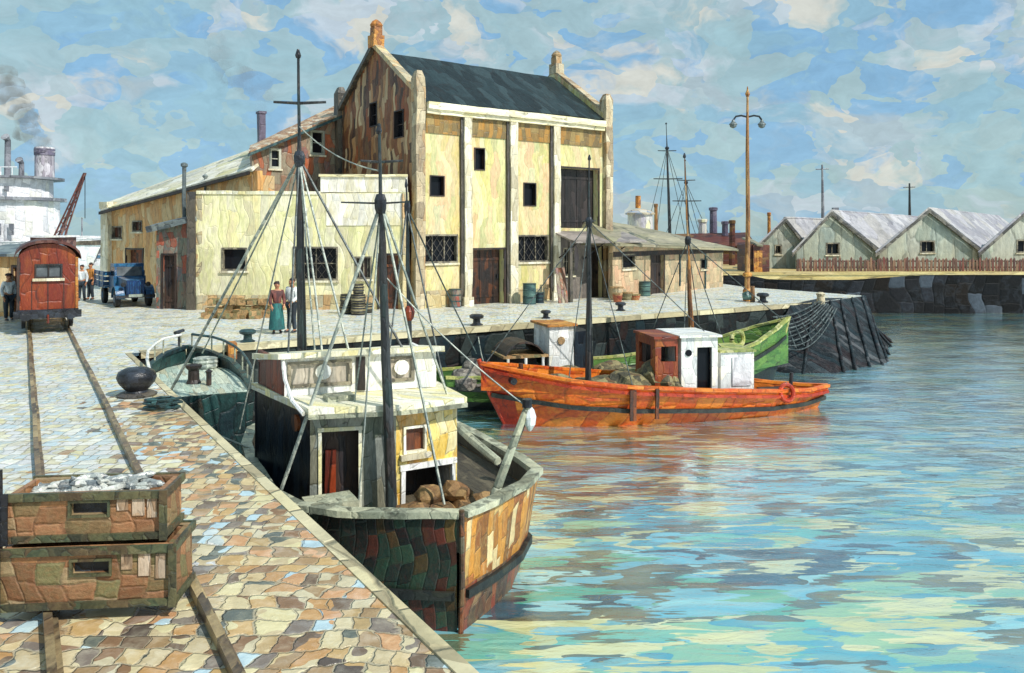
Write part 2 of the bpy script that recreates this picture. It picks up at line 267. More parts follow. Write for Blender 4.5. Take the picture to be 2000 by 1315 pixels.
M['lampshade'] = patch('lamp_glass', ['#e6e0c8', '#e09a30', '#f0ead8'], 4, bump=.2, rough=.25)
M['drum'] = patch('drum_teal', ['#3c5c5c', '#2c4648', '#4c6c68', '#5c7c74'], 3, H, bump=.5, rough=.4)
M['barrel'] = patch('barrel_wood', ['#8a805c', '#a09470', '#6c6448', '#544c3c', '#b4a880'], 4, H, bump=.6)
M['boxwood'] = patch('small_box', ['#b08c5c', '#8c7448', '#7a7c58', '#c29c6c', '#94704c', '#6c6440', '#a8845c'], 3.4, bump=.6)
M['terracotta'] = patch('red_brown_goods', ['#8c3a24', '#a8603c', '#7a2c20', '#c28a5c', '#b07c50'], 3, H, bump=.6)
M['tankwhite'] = patch('tank_white', ['#dcd8cc', '#e8e4d0', '#c4c0c0', '#d8d49c', '#a8a0b4'], 1.2, V, bump=.5)
M['tankorange'] = patch('tank_orange', ['#c9b48c', '#d09044', '#bcc0c0', '#8c98a8', '#dcd4c0'], 1.5, bump=.5)
M['farbrown'] = patch('far_brown', ['#4a2420', '#5c2e26', '#3a2020', '#6c3c2c', '#7c5c30'], .9, H, bump=.4)
M['fargrey'] = patch('far_grey', ['#7a7c84', '#8c8c94', '#62646c', '#9a9ca0'], 1.0, bump=.3)
M['farviolet'] = patch('far_chimney', ['#5c5468', '#6c6478', '#4a4454', '#847c8c'], 1.0, bump=.4)
M['skin'] = patch('skin', ['#b87c58', '#c48a64', '#a86c4c'], 8, bump=.1)
for nm, pal in {'rosejumper': ['#5c342e', '#744038', '#3c2226'], 'whiteshirt': ['#d8dcdc', '#e8e8e4', '#b4c0c8'], 'tealskirt': ['#1f5c5c', '#2a6e6a', '#184a4e'],
                'darktrousers': ['#24303c', '#1c242c', '#34404c'], 'darkhair': ['#3a2420', '#2c1c1a', '#4c3028'], 'ochrecoat': ['#b4742c', '#c4843c', '#8c5a24'], 'greenshirt': ['#7c9078', '#8ca488', '#64785f']}.items():
    M[nm] = patch(nm, pal, 7, V, bump=.4, rough=.7)
PALE = ['#d4d0bc', '#ccccc4', '#dcd8bc', '#c0c8c4', '#d8d6d0', '#d2caa0', '#c0ccce', '#e2e0d4', '#c8c2a6', '#cfcfce', '#b8cad0', '#d6d0b4']  # pale blue entries: sky reflected in puddles, painted in as stone colour
TAN = ['#c2aa7c', '#b59a6c', '#cdb688', '#a08460', '#c8bc9c', '#8c6c50', '#d2c298', '#74604e', '#bc905c', '#cec09c', '#80746a', '#a88a64', '#c8986c', '#b4ccd4', '#626860', '#c4b28c', '#d6ca9c', '#c4a26c', '#5c5048', '#dcd4bc']  # the single pale blue likewise paints in puddle reflections
def zsplit(t, sp, big, rnd):
    # warm brown setts on the near apron and along the quay edge, pale ones up the street
    x, y = sp.outputs[0], sp.outputs[1]
    dq = t.m('SUBTRACT', t.m('ADD', x, t.m('MULTIPLY', y, .635)), 3.45)        # distance from the edge, <0 on land
    a = t.mr(t.m('ADD', y, t.m('MULTIPLY', t.m('SUBTRACT', big, .5), 6.0)), 7.6, 11.5, 1, 0)
    b = t.mr(t.m('ADD', dq, t.m('MULTIPLY', t.m('SUBTRACT', big, .5), 2.0)), -1.9, -.9, 0, 1)
    b = t.m('MULTIPLY', b, t.mr(y, 13.5, 17.5, 1, 0))
    return t.m('GREATER_THAN', t.m('MAXIMUM', a, b), t.m('MULTIPLY', rnd, .9))
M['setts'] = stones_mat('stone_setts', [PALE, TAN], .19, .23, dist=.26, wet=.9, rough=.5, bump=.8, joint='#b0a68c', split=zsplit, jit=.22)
M['coping'] = stones_mat('coping_stone', [['#c2b48c', '#b4a884', '#cfc4a0', '#a89c7c', '#d6caa0']], .9, .6, dist=.15, bump=.6, joint='#7a7058')
M['quaywall'] = patch('tarred_masonry', ['#171c1f', '#1f2625', '#111314', '#2c3432', '#1a2a30', '#2e1f1c', '#3c4442', '#141a1d', '#1f2120'], 1.3, (.9, .9, 1.0), bump=.55, blend=.25, spec=.15, dab=(0.5, 0.8), edge_amt=0.3)
M['backwall'] = patch('black_masonry', ['#0e0e10', '#151517', '#0b0b0c', '#1c1c20', '#111317', '#19130f', '#4a525c', '#0f0f11', '#131315', '#24262c'], .55, (.8, .8, .9), bump=.3, blend=.15, spec=.15, dab=(0.9, 1.1), edge_amt=0.3)
M['apron'] = patch('weedy_timber', ['#16181c', '#20262a', '#121416', '#343c40', '#1c2a2e', '#5a5c5e', '#2a1c1c', '#16262c', '#1c1e20'], 1.3, (1.6, 1.6, .35), bump=.9, rough=.45, spec=.15, dab=(0.5, 0.9))
M['sand'] = patch('sandy_quay', ['#c9b070', '#d8c48c', '#b89c5c', '#c2a878'], .8, (.3, 1, 1), bump=.4)
# ------------------------------------------------------------------ mesh builder
class MB:
    def __init__(s): s.v = []; s.f = []; s.mi = []; s.cur = 0; s.mats = []
    def use(s, m):
        m = M[m] if isinstance(m, str) else m
        if m not in s.mats: s.mats.append(m)
        s.cur = s.mats.index(m); return s
    def add(s, vs, fs):
        o = len(s.v); s.v += [Vector(v) for v in vs]
        for f in fs: s.f.append([o+i for i in f]); s.mi.append(s.cur)
        return s
    def hexa(s, p):     # 8 corners: bottom 0-3 ccw, top 4-7
        return s.add(p, [(3, 2, 1, 0), (4, 5, 6, 7), (0, 1, 5, 4), (1, 2, 6, 5), (2, 3, 7, 6), (3, 0, 4, 7)])
    def box(s, x0, x1, y0, y1, z0, z1):
        return s.hexa([(x0, y0, z0), (x1, y0, z0), (x1, y1, z0), (x0, y1, z0), (x0, y0, z1), (x1, y0, z1), (x1, y1, z1), (x0, y1, z1)])
    def obox(s, pl, u0, u1, z0, z1, o0, o1):
        q = [pl.pt(u0, o1, 0), pl.pt(u1, o1, 0), pl.pt(u1, o0, 0), pl.pt(u0, o0, 0)]
        return s.hexa([(p.x, p.y, z0) for p in q]+[(p.x, p.y, z1) for p in q])
    def prism(s, poly, z0, z1):
        n = len(poly)
        zf = (lambda z, i: z[i] if isinstance(z, (list, tuple)) else z)
        vs = [(p[0], p[1], zf(z0, i)) for i, p in enumerate(poly)]+[(p[0], p[1], zf(z1, i)) for i, p in enumerate(poly)]
        return s.add(vs, [tuple(range(n-1, -1, -1)), tuple(range(n, 2*n))]+[(i, (i+1) % n, n+(i+1) % n, n+i) for i in range(n)])
    def slab(s, quad, th):   # thick sheet under four corners
        a, b, c, d = [Vector(q) for q in quad]; n = (b-a).cross(d-a).normalized()*th
        if n.z < 0: n = -n
        return s.hexa([a-n, b-n, c-n, d-n, a, b, c, d])
    def tube(s, pts, r, n=8, cap=True):
        pts = [Vector(p) for p in pts]; k = len(pts); rs = r if isinstance(r, (list, tuple)) else [r]*k
        o = len(s.v); up = None
        for i, p in enumerate(pts):
            t = (pts[min(i+1, k-1)]-pts[max(i-1, 0)]).normalized()
            if up is None: up = t.orthogonal().normalized()
            up = (up-t*up.dot(t)).normalized(); b = t.cross(up)
            for j in range(n):
                a = 2*math.pi*j/n; s.v.append(p+(up*math.cos(a)+b*math.sin(a))*rs[i])
        for i in range(k-1):
            for j in range(n):
                s.f.append([o+i*n+j, o+i*n+(j+1) % n, o+(i+1)*n+(j+1) % n, o+(i+1)*n+j]); s.mi.append(s.cur)
        if cap:
            s.f.append([o+j for j in range(n-1, -1, -1)]); s.mi.append(s.cur)
            s.f.append([o+(k-1)*n+j for j in range(n)]); s.mi.append(s.cur)
        return s
    def lathe(s, prof, c=(0, 0, 0), n=14, sx=1, sy=1):
        o = len(s.v); k = len(prof)
        for r, z in prof:
            for j in range(n):
                a = 2*math.pi*j/n; s.v.append(Vector((c[0]+r*math.cos(a)*sx, c[1]+r*math.sin(a)*sy, c[2]+z)))
        for i in range(k-1):
            for j in range(n):
                s.f.append([o+i*n+j, o+i*n+(j+1) % n, o+(i+1)*n+(j+1) % n, o+(i+1)*n+j]); s.mi.append(s.cur)
        s.f.append([o+j for j in range(n-1, -1, -1)]); s.mi.append(s.cur)
        s.f.append([o+(k-1)*n+j for j in range(n)]); s.mi.append(s.cur)
        return s
    def wheel(s, c, axis, r, w, n=16):
        c = Vector(c); a = Vector(axis).normalized()
        return s.tube([c-a*w/2, c-a*w*.42, c+a*w*.42, c+a*w/2], [r*.9, r, r, r*.9], n)
    def sweep(s, pts, w, h, closed=False):
        """rectangular bar along a line, top at the points"""
        pts = [Vector(p) for p in pts]; k = len(pts); o = len(s.v)
        for i, p in enumerate(pts):
            t = pts[min(i+1, k-1)]-pts[max(i-1, 0)]; t.z = 0; t.normalize(); q = Vector((t.y, -t.x, 0))*w/2; d = Vector((0, 0, h))
            s.v += [p-q-d, p+q-d, p+q, p-q]
        for i in range(k-1):
            for j in range(4):
                s.f.append([o+i*4+j, o+i*4+(j+1) % 4, o+(i+1)*4+(j+1) % 4, o+(i+1)*4+j]); s.mi.append(s.cur)
        s.f.append([o+3, o+2, o+1, o]); s.mi.append(s.cur)
        e = o+(k-1)*4; s.f.append([e, e+1, e+2, e+3]); s.mi.append(s.cur)
        return s
    def wall(s, pl, z0, top, holes=(), th=.25):
        """wall with real openings; top = height or [(u, z), ...]"""
        prof = top if isinstance(top, list) else [(0, top), (pl.len, top)]
        def tz(u):
            for (a, za), (b, zb) in zip(prof, prof[1:]):
                if a-1e-6 <= u <= b+1e-6: return za+(zb-za)*(u-a)/(b-a)
            return prof[-1][1]
        us = sorted({0.0, pl.len, *[p[0] for p in prof], *[h[0] for h in holes], *[h[1] for h in holes]})
        zs = sorted({z0, *[h[2] for h in holes if h[2] > z0], *[h[3] for h in holes]})
        nz = len(zs)
        def Z(u, j): return min(zs[j], tz(u)-.001*(nz-j)) if j < nz else tz(u)
        def solid(i, j):
            if i < 0 or j < 0 or i >= len(us)-1 or j >= nz: return False
            um = (us[i]+us[i+1])/2
            if j == nz-1: return True
            zm = (zs[j]+zs[j+1])/2
            return not any(h[0] < um < h[1] and h[2] < zm < h[3] for h in holes)
        def q(a, b, c, d): s.add([a, b, c, d], [(0, 1, 2, 3)])
        for i in range(len(us)-1):
            for j in range(nz):
                if not solid(i, j): continue
                u0, u1 = us[i], us[i+1]; a0, a1, b0, b1 = Z(u0, j), Z(u1, j), Z(u0, j+1), Z(u1, j+1)
                P = pl.pt
                q(P(u0, 0, a0), P(u1, 0, a1), P(u1, 0, b1), P(u0, 0, b0))
                q(P(u1, -th, a1), P(u0, -th, a0), P(u0, -th, b0), P(u1, -th, b1))
                if not solid(i-1, j): q(P(u0, -th, a0), P(u0, 0, a0), P(u0, 0, b0), P(u0, -th, b0))
                if not solid(i+1, j): q(P(u1, 0, a1), P(u1, -th, a1), P(u1, -th, b1), P(u1, 0, b1))
                if not solid(i, j+1): q(P(u0, 0, b0), P(u1, 0, b1), P(u1, -th, b1), P(u0, -th, b0))
                if not solid(i, j-1): q(P(u0, -th, a0), P(u1, -th, a1), P(u1, 0, a1), P(u0, 0, a0))
        return s
    def build(s, name, mat=None, parent=None, wob=0.0, cut=0.0, smooth=False, loc=None, rotz=0, seed=0):
        me = bpy.data.meshes.new(name)
        if wob or cut:
            bm = bmesh.new()
            vs = [bm.verts.new(v) for v in s.v]
            for f, mi in zip(s.f, s.mi):
                try: fc = bm.faces.new([vs[i] for i in f]); fc.material_index = mi
                except ValueError: pass
            bmesh.ops.remove_doubles(bm, verts=bm.verts, dist=1e-4)
            if cut:
                for _ in range(4):
                    long = [e for e in bm.edges if e.calc_length() > cut]
                    if not long or len(bm.verts) > 6000: break
                    bmesh.ops.subdivide_edges(bm, edges=long, cuts=1, use_grid_fill=True)
            for v in bm.verts:
                p = v.co*1.7+Vector((seed*3.1, 7.3, 1.9)); q = v.co*.45+Vector((seed*1.1, 0, 5))
                v.co += (noise.noise_vector(p)*.65+noise.noise_vector(q)*.6)*wob
            bm.to_mesh(me); bm.free()
        else:
            me.from_pydata([tuple(v) for v in s.v], [], s.f)
            for p, mi in zip(me.polygons, s.mi): p.material_index = mi
        if mat is not None: me.materials.append(M[mat] if isinstance(mat, str) else mat)
        for m_ in s.mats: me.materials.append(m_)
        if smooth:
            for p in me.polygons: p.use_smooth = True
            me.set_sharp_from_angle(angle=R(42))
        me.update()
        o = bpy.data.objects.new(name, me); COL.objects.link(o)
        if parent is not None: o.parent = parent
        if loc is not None: o.location = loc
        o.rotation_euler.z = rotz
        return o
def tag(o, label=None, cat=None, group=None, kind=None):
    if label: o['label'] = label
    if cat: o['category'] = cat
    if group: o['group'] = group
    if kind: o['kind'] = kind
    return o
def thing(name, label, cat, loc, rotz=0, group=None):
    o = bpy.data.objects.new(name, None); COL.objects.link(o); o.location = loc; o.rotation_euler.z = rotz
    o.empty_display_size = .2
    return tag(o, label, cat, group)
def copy_tree(o, parent=None, fresh=True):
    c = o.copy(); COL.objects.link(c)
    if parent is not None: c.parent = parent
    for ch in [x for x in bpy.data.objects if x.parent == o]: copy_tree(ch, c)
    return c
def window(parent, pl, r, pane='glass', frame='winframe', bars=(0, 0), rec=.13, sill=True, fw=.07, lattice=False, name='window'):
    u0, u1, z0, z1 = r
    w = MB().obox(pl, u0, u1, z0, z1, -rec-.03, -rec).build(name, pane, parent)
    f = MB()
    for a, b, c, d in ((u0, u0+fw, z0, z1), (u1-fw, u1, z0, z1), (u0+fw, u1-fw, z0, z0+fw), (u0+fw, u1-fw, z1-fw, z1)):
        f.obox(pl, a, b, c, d, -rec+.002, .035)
    for i in range(bars[0]):
        u = u0+(u1-u0)*(i+1)/(bars[0]+1); f.obox(pl, u-.022, u+.022, z0+fw, z1-fw, -rec+.002, -rec+.05)
    for i in range(bars[1]):
        z = z0+(z1-z0)*(i+1)/(bars[1]+1); f.obox(pl, u0+fw, u1-fw, z-.02, z+.02, -rec+.054, -rec+.08)
    f.build('frame', frame, w, wob=.012, cut=.6)
    if lattice:
        g = MB(); n = max(3, int((u1-u0)/.34)); st = (u1-u0)/n; hgt = z1-z0
        for i in range(-n, n*2):
            for sgn in (1, -1):
                pts = []
                a = Vector((u0+i*st*.9, z0)); b = a+Vector((sgn*hgt*.75, hgt))
                for k in range(9):
                    p = a.lerp(b, k/8)
                    if u0+.05 < p.x < u1-.05: pts.append(pl.pt(p.x, -rec+.06+(.02 if sgn > 0 else 0), p.y))
                if len(pts) > 1: g.tube(pts, .011, 4)
        g.build('lattice', 'darkstone', w)
    if sill:
        MB().obox(pl, u0-.06, u1+.06, z0-.09, z0-.003, -.02, .09).build('sill', 'pilaster', w, wob=.01)
    return w
def door(parent, pl, r, mat='doorbrown', rec=.15, frame='darkwood', handle=True, planks=4):
    u0, u1, z0, z1 = r
    d = MB(); n = planks
    for i in range(n):
        a = u0+(u1-u0)*i/n; b = u0+(u1-u0)*(i+1)/n; d.obox(pl, a+.008, b-.008, z0, z1, -rec-.05-(i % 2)*.012, -rec-(i % 2)*.012)
    d.obox(pl, u0+.05, u1-.05, z0+.3, z0+.42, -rec+.002, -rec+.03).obox(pl, u0+.05, u1-.05, z1-.5, z1-.38, -rec+.002, -rec+.03)
    o = d.build('door', mat, parent, wob=.008)
    f = MB().obox(pl, u0-.09, u0-.003, z0, z1+.09, -.05, .04).obox(pl, u1+.003, u1+.09, z0, z1+.09, -.05, .04).obox(pl, u0, u1, z1+.003, z1+.085, -.05, .037)
    f.build('frame', frame, o, wob=.012, cut=.6)
    if handle: MB().obox(pl, u1-.2, u1-.15, (z0+z1)/2-.1, (z0+z1)/2+.1, -rec+.034, -rec+.08).build('handle', 'iron', o)
    return o
# ------------------------------------------------------------------ ground, quays, water
A = Vector((-10.3, 21.65)); E = Vector((14.6, 37.75)); E2 = Vector((18.2, 41.5)); N0 = Vector((22.5, -30))
gm = MB(); pts = [N0, A, E, E2, Vector((14, 48)), Vector((12.5, 55.5)), Vector((600, 55.5)), Vector((600, 110)), Vector((20, 110)), Vector((20, 80)), Vector((-600, 80)), Vector((-600, -30))]
gm.add([(p.x, p.y, 0) for p in pts], [tuple(range(len(pts)))])
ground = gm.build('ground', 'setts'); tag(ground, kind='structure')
bm = bmesh.new(); bm.from_mesh(ground.data); bmesh.ops.triangulate(bm, faces=bm.faces); bm.normal_update()
for f in bm.faces:
    if f.normal.z < 0: f.normal_flip()
bm.to_mesh(ground.data); bm.free()
fg = MB().box(12.5, 600, 55.5, 110, .004, .5).build('far_quay', 'sand', cut=40); tag(fg, kind='structure')
# water
wm, t = newmat('harbour_water')
tc = t.n('ShaderNodeTexCoord'); ob = tc.outputs['Object']
mp = t.n('ShaderNodeMapping', {0: ob}); mp.inputs['Scale'].default_value = (.5, 1.25, 1)
nz = t.n('ShaderNodeTexNoise', {'Vector': mp.outputs[0], 'Scale': 1.3, 'Detail': 3.0})
sub = t.n('ShaderNodeVectorMath', {0: nz.outputs['Color'], 1: (.5, .5, .5)}, operation='SUBTRACT')
scl = t.n('ShaderNodeVectorMath', {0: sub.outputs[0], 3: .25}, operation='SCALE')
mp2 = t.n('ShaderNodeMapping', {0: ob}); mp2.inputs['Scale'].default_value = (.7, 5.5, 1)
nz2 = t.n('ShaderNodeTexNoise', {'Vector': mp2.outputs[0], 'Scale': 1.0, 'Detail': 3.0, 'Roughness': .6})
sx2 = t.n('ShaderNodeCombineXYZ', {0: t.m('MULTIPLY', t.m('SUBTRACT', nz2.outputs[0], .5), 1.5), 1: t.m('MULTIPLY', t.m('SUBTRACT', nz2.outputs[0], .5), .35)})
v1_ = t.n('ShaderNodeVectorMath', {0: mp.outputs[0], 1: scl.outputs[0]}, operation='ADD').outputs[0]
vv = t.n('ShaderNodeVectorMath', {0: v1_, 1: sx2.outputs[0]}, operation='ADD').outputs[0]
vo = t.n('ShaderNodeTexVoronoi', {'Vector': vv, 'Scale': 1.7, 'Randomness': .9}, distance='CHEBYCHEV')
vb = t.n('ShaderNodeTexVoronoi', {'Vector': vv, 'Scale': .6, 'Randomness': .9}, distance='CHEBYCHEV')
mv = t.n('ShaderNodeVectorMath', {0: t.n('ShaderNodeVectorMath', {0: vo.outputs['Color'], 1: vb.outputs['Color']}, operation='ADD').outputs[0], 1: (1, 1, 1)}, operation='SUBTRACT')
tilt = t.n('ShaderNodeVectorMath', {0: mv.outputs[0], 1: (.032, .042, 0)}, operation='MULTIPLY')
wv = t.n('ShaderNodeTexNoise', {'Vector': mp.outputs[0], 'Scale': 3.2, 'Detail': 5.0, 'Distortion': .8, 'Roughness': .6})
rg = t.n('ShaderNodeTexNoise', {'Vector': mp.outputs[0], 'Scale': 1.6, 'Detail': 2.0, 'Distortion': 1.2})
hw_ = t.m('ADD', wv.outputs[0], t.m('MULTIPLY', t.m('ABSOLUTE', t.m('SUBTRACT', rg.outputs[0], .5)), -.35))
bp = t.n('ShaderNodeBump', {'Strength': .36, 'Distance': .07, 'Height': hw_})
nn = t.n('ShaderNodeVectorMath', {0: t.n('ShaderNodeVectorMath', {0: bp.outputs[0], 1: tilt.outputs[0]}, operation='ADD').outputs[0]}, operation='NORMALIZE')
cs = t.n('ShaderNodeSeparateColor', {0: vo.outputs['Color']}); cb = t.n('ShaderNodeSeparateColor', {0: vb.outputs['Color']})
big = t.n('ShaderNodeTexNoise', {'Vector': mp.outputs[0], 'Scale': .16, 'Detail': 4.0, 'Roughness': .6})
pal = ['#14424e', '#2c8494', '#58b4bc', '#8cc49c', '#3c9cb4', '#64bcac', '#ccd090', '#48a8bc', '#e0e0a8', '#585840', '#6cbcd0', '#1c3448', '#9cd8dc', '#4c4c30', '#54b090', '#7cd0e0', '#2c7484', '#d8dcb0']  # cream, cyan and turquoise patches paint reflected sky and cloud into the colour
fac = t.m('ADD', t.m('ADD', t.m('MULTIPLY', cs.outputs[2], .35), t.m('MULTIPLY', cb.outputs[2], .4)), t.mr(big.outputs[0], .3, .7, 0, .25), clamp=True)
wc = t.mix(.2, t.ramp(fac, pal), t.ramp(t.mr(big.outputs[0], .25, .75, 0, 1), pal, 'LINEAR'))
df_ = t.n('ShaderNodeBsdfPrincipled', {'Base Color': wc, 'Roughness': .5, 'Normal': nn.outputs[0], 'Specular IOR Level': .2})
gl_ = t.n('ShaderNodeBsdfGlossy', {'Color': (.93, .97, .98, 1), 'Roughness': .06, 'Normal': nn.outputs[0]})
fr_ = t.n('ShaderNodeFresnel', {'IOR': 1.45, 'Normal': nn.outputs[0]})
b = t.n('ShaderNodeMixShader', {0: t.mr(fr_.outputs[0], .04, .32, .14, .90), 1: df_.outputs[0], 2: gl_.outputs[0]})
t.nt.links.new(b.outputs[0], t.out.inputs[0]); M['water'] = wm
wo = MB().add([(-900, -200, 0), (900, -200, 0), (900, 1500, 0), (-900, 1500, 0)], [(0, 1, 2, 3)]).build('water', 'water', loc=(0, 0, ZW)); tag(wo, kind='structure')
# quay walls (each with its stone edge)
def quay_wall(name, a, b, label, mat, top=0.0, ext=0.0):
    a = Vector(a); b = Vector(b); ln = (b-a).length; ang = math.atan2((b-a).y, (b-a).x)
    r = thing(name, label, 'wall', (a.x, a.y, top), ang)
    MB().box(0, ln, 0, .6, ZW-top-2.2, -.16).build('masonry', mat, r, wob=.05, cut=1.2, seed=ln)
    return r, ln
q1, ln = quay_wall('quay_wall', A, E, 'dark tarred masonry quay wall below the yellow warehouse, behind the orange and green boats', 'quaywall')
MB().box(.3, ln, -.06, .35, -.16, .012).build('coping', 'coping', q1, wob=.025, cut=.7)
q2, ln = quay_wall('quay_wall', N0, A, 'near quay wall with pale edge stones beside the moored wooden trawler', 'quaywall')
MB().box(0, ln, -.05, .09, -.16, .012).build('coping', 'coping', q2, wob=.02, cut=.5)
q3, ln = quay_wall('quay_wall', (12.5, 55.5), (160, 55.5), 'long black harbour wall in front of the picket fence and sheds', 'backwall', .5)
MB().box(0, ln, -.05, 1.4, -.16, .012).build('coping', 'sand', q3, wob=.03, cut=2)
q4 = thing('quay_wall', 'short return wall at the back of the pier, behind the lamp post', 'wall', (18.2, 41.5, 0))
pl = Plane((0, 0), (-4.2, 6.5)); MB().obox(pl, 0, pl.len, -4.4, -.01, -.5, 0).obox(Plane((-4.2, 6.5), (-5.7, 14.0)), 0, 7.6, -4.4, -.01, -.5, 0).build('masonry', 'quaywall', q4)
# pier head with splayed timber facing
ph = thing('pier_head', 'splayed dark weedy pier head at the end of the quay behind the green bow', 'pier', (14.6, 37.75, 0))
o0 = Vector((14.6, 37.75, 0))
bot = [Vector(p) for p in ((9.3, 31.6, -2.9), (10.0, 30.5, -2.9), (12.3, 30.3, -2.9), (15.4, 32.6, -2.9), (20.3, 41.5, -2.9))]
top = [Vector(p) for p in ((12.6, 36.40, -.01), (13.5, 36.98, -.01), (14.6, 37.68, -.01), (18.2, 41.45, -.01), (17.4, 43.4, -.01))]
mb = MB()
for i in range(4):
    n = 8
    for k in range(5):
        for j in range(n):
            def P(u, v): return (top[i].lerp(top[i+1], u)).lerp(bot[i].lerp(bot[i+1], u), v)-o0
            mb.add([P(j/n, k/5), P(j/n, (k+1)/5), P((j+1)/n, (k+1)/5), P((j+1)/n, k/5)], [(0, 1, 2, 3)])
mb.add([p-o0 for p in top], [(0, 1, 2, 3, 4)])
mb.build('facing', 'apron', ph, wob=.10)
random.seed(3)
for i in range(4):
    for j in range((0, 1, 4, 4)[i]):
        u = (j+.5+random.uniform(-.25, .25))/(0, 1, 4, 4)[i]
        a = top[i].lerp(top[i+1], u)-o0; b2 = bot[i].lerp(bot[i+1], u)-o0
        off = Vector((.02, -.05, .03))
        MB().tube([a+off, a.lerp(b2, .5)+off*1.1, b2+off], [.05, .06, .06], 8).build('timber_pile', 'apron', ph, wob=.04, cut=.6, smooth=True, seed=j)
# net hung over the pier edge
fn = thing('fishing_net', 'dark fishing net hanging in swags from the pier edge above the green bow', 'net', (14.3, 37.3, 0))
def swag(a, b, sag, r, n=14):
    a = Vector(a); b = Vector(b)
    return [a.lerp(b, k/n)-Vector((0, 0, sag*4*(k/n)*(1-k/n))) for k in range(n+1)]
mb = MB()
for k in range(9):
    a = (-.1+.05*k, -.15-.12*k, .1-.03*k); e = (-3.2-.06*k+.2*math.sin(k), -3.0-.33*k, -.35-.12*k)
    mb.tube(swag(a, e, .18+.06*k, .03), .026+.012*(k % 3 == 0), 5)
for k in range(7):
    u = (k+.5)/7
    mb.tube([Vector((-.1, -.15, .1)).lerp(Vector((-3.2, -3.0, -.35)), u)-Vector((0, 0, .7*u*(1-u))), Vector((.3, -1.1, -.14)).lerp(Vector((-3.6, -5.6, -1.3)), u)-Vector((0, 0, 2.4*u*(1-u)))], .022, 5)
mb.build('mesh', 'rope2', fn)
MB().lathe([(.17, -.05), (.2, .1), (.16, .3), (.22, .42), (.1, .5)]).build('hook_post', 'pillar', fn, wob=.02)
# rails in the setts
for nm, x0, lb in (('left', -4.05, 'left rail of the track under the crates, worn tan steel'), ('right', -2.72, 'right rail of the track, running from the red wagon to under the crates')):
    mb = MB(); pts = []
    for k in range(26):
        y = -3+2.6*k; pts.append((x0-.608*(y-7), y, .10))
    mb.sweep(pts, .065, .10).sweep([(p[0]+.06, p[1], .03) for p in pts], .05, .026)
    tag(mb.build('rail', 'railm', wob=.02, cut=.8), lb, 'rail', 'rails of the quay track')
# ------------------------------------------------------------------ warehouse
WF = Frame((-4, 34.4, 0), math.atan2(.589, .808))
wh = thing('warehouse', 'tall yellow gabled warehouse with dark slate roof, white pilasters and brown gable end', 'warehouse', WF.loc, WF.a)
LN, DP = 10.86, 8.0
fa = Plane((0, 0), (LN, 0)); ga = Plane((0, DP), (0, 0)); bk = Plane((LN, DP), (0, DP)); en = Plane((LN, 0), (LN, DP))
wr = [WF.rect(fa, *q) for q in ((839, 343, 868, 384), (926, 289, 947, 333), (1022, 357, 1047, 403))]
lat = [WF.rect(fa, 824, 458, 894, 514), WF.rect(fa, 1006, 459, 1071, 512)]
lod = WF.rect(fa, 1089, 330, 1168, 446)
dr = WF.rect(fa, 917, 488, 984, 600); dr = (dr[0], dr[1], 0, dr[3])
d2 = WF.rect(fa, 1148, 482, 1176, 590); d2 = (d2[0], d2[1], 0, d2[3])
w2 = WF.rect(fa, 1099, 484, 1121, 538)
MB().wall(fa, 0, 8.85, wr+lat+[lod, dr, d2, w2], .35).build('facade_wall', 'yellow', wh, wob=.03, cut=1.0)
gw = [WF.rect(ga, 722, 200, 737, 248), WF.rect(ga, 770, 215, 789, 270)]
gtop = [(0, 9.3), (DP/2, 12.0), (DP, 9.3)]
MB().wall(ga, 0, gtop, gw, .35).build('gable_wall', 'brownwall', wh, wob=.03, cut=1.0)
MB().wall(bk, 0, 8.85).build('rear_wall', 'yellow', wh)
MB().wall(en, 0, gtop).build('end_wall', 'yellow', wh, wob=.03, cut=1.2)
rf = MB().slab([(.25, -.12, 8.86), (LN-.25, -.12, 8.98), (LN-.25, DP/2, 11.72), (.25, DP/2, 11.72)], .12)
rf.slab([(.25, DP/2, 11.72), (LN-.25, DP/2, 11.72), (LN-.25, DP+.12, 8.9), (.25, DP+.12, 8.9)], .12)
rf.build('roof', 'slate', wh, wob=.03, cut=1.0)
for x in (0, LN):     # stone copings up the gables, with finial
    s = -1 if x == 0 else 1
    for y0, y1 in ((-.05, DP/2), (DP+.05, DP/2)):
        MB().slab([(x-.22, y0, 9.42), (x+.22, y0, 9.42), (x+.22, y1, 12.15), (x-.22, y1, 12.15)], .2).build('gable_coping', 'skirt' if x == 0 and y0 < 0 else 'darkstone' if x == 0 else 'pillar', wh, wob=.04, cut=.7, seed=y0+x)
    MB().box(x-.28, x+.28, DP/2-.3, DP/2+.3, 11.9, 12.45).box(x-.2, x+.2, DP/2-.22, DP/2+.22, 12.45, 12.85).lathe([(.26, 12.85), (.3, 12.95), (.2, 13.1), (.05, 13.2)], (x, DP/2, 0), 10).build('finial', 'rust' if x == 0 else 'pillar', wh, wob=.05, cut=.4)
MB().box(.3, LN-.3, -.36, .0, 8.55, 8.84).box(.3, LN-.3, -.24, .0, 8.36, 8.55).build('cornice', 'cornice', wh, wob=.04, cut=.8)
MB().box(.36, LN-.36, -.05, -.006, 7.55, 8.352).build('frieze', 'stainochre', wh, wob=.015, cut=.7)
for s0, w_ in ((2.42, .38), (4.95, .42), (7.5, .38)):
    MB().box(s0-w_/2, s0+w_/2, -.22, -.008, 0, 8.35).box(s0-w_/2-.07, s0+w_/2+.07, -.28, -.012, 0, .4).build('pilaster', 'pilaster', wh, wob=.045, cut=.7, seed=s0)
    MB().box(s0-w_/2-.14, s0-w_/2-.004, -.12, -.01, 0, 8.34).build('pipe_strip', 'darkstone', wh, wob=.03, cut=.7, seed=s0)  # added dark strip for the shaded left side of each pilaster
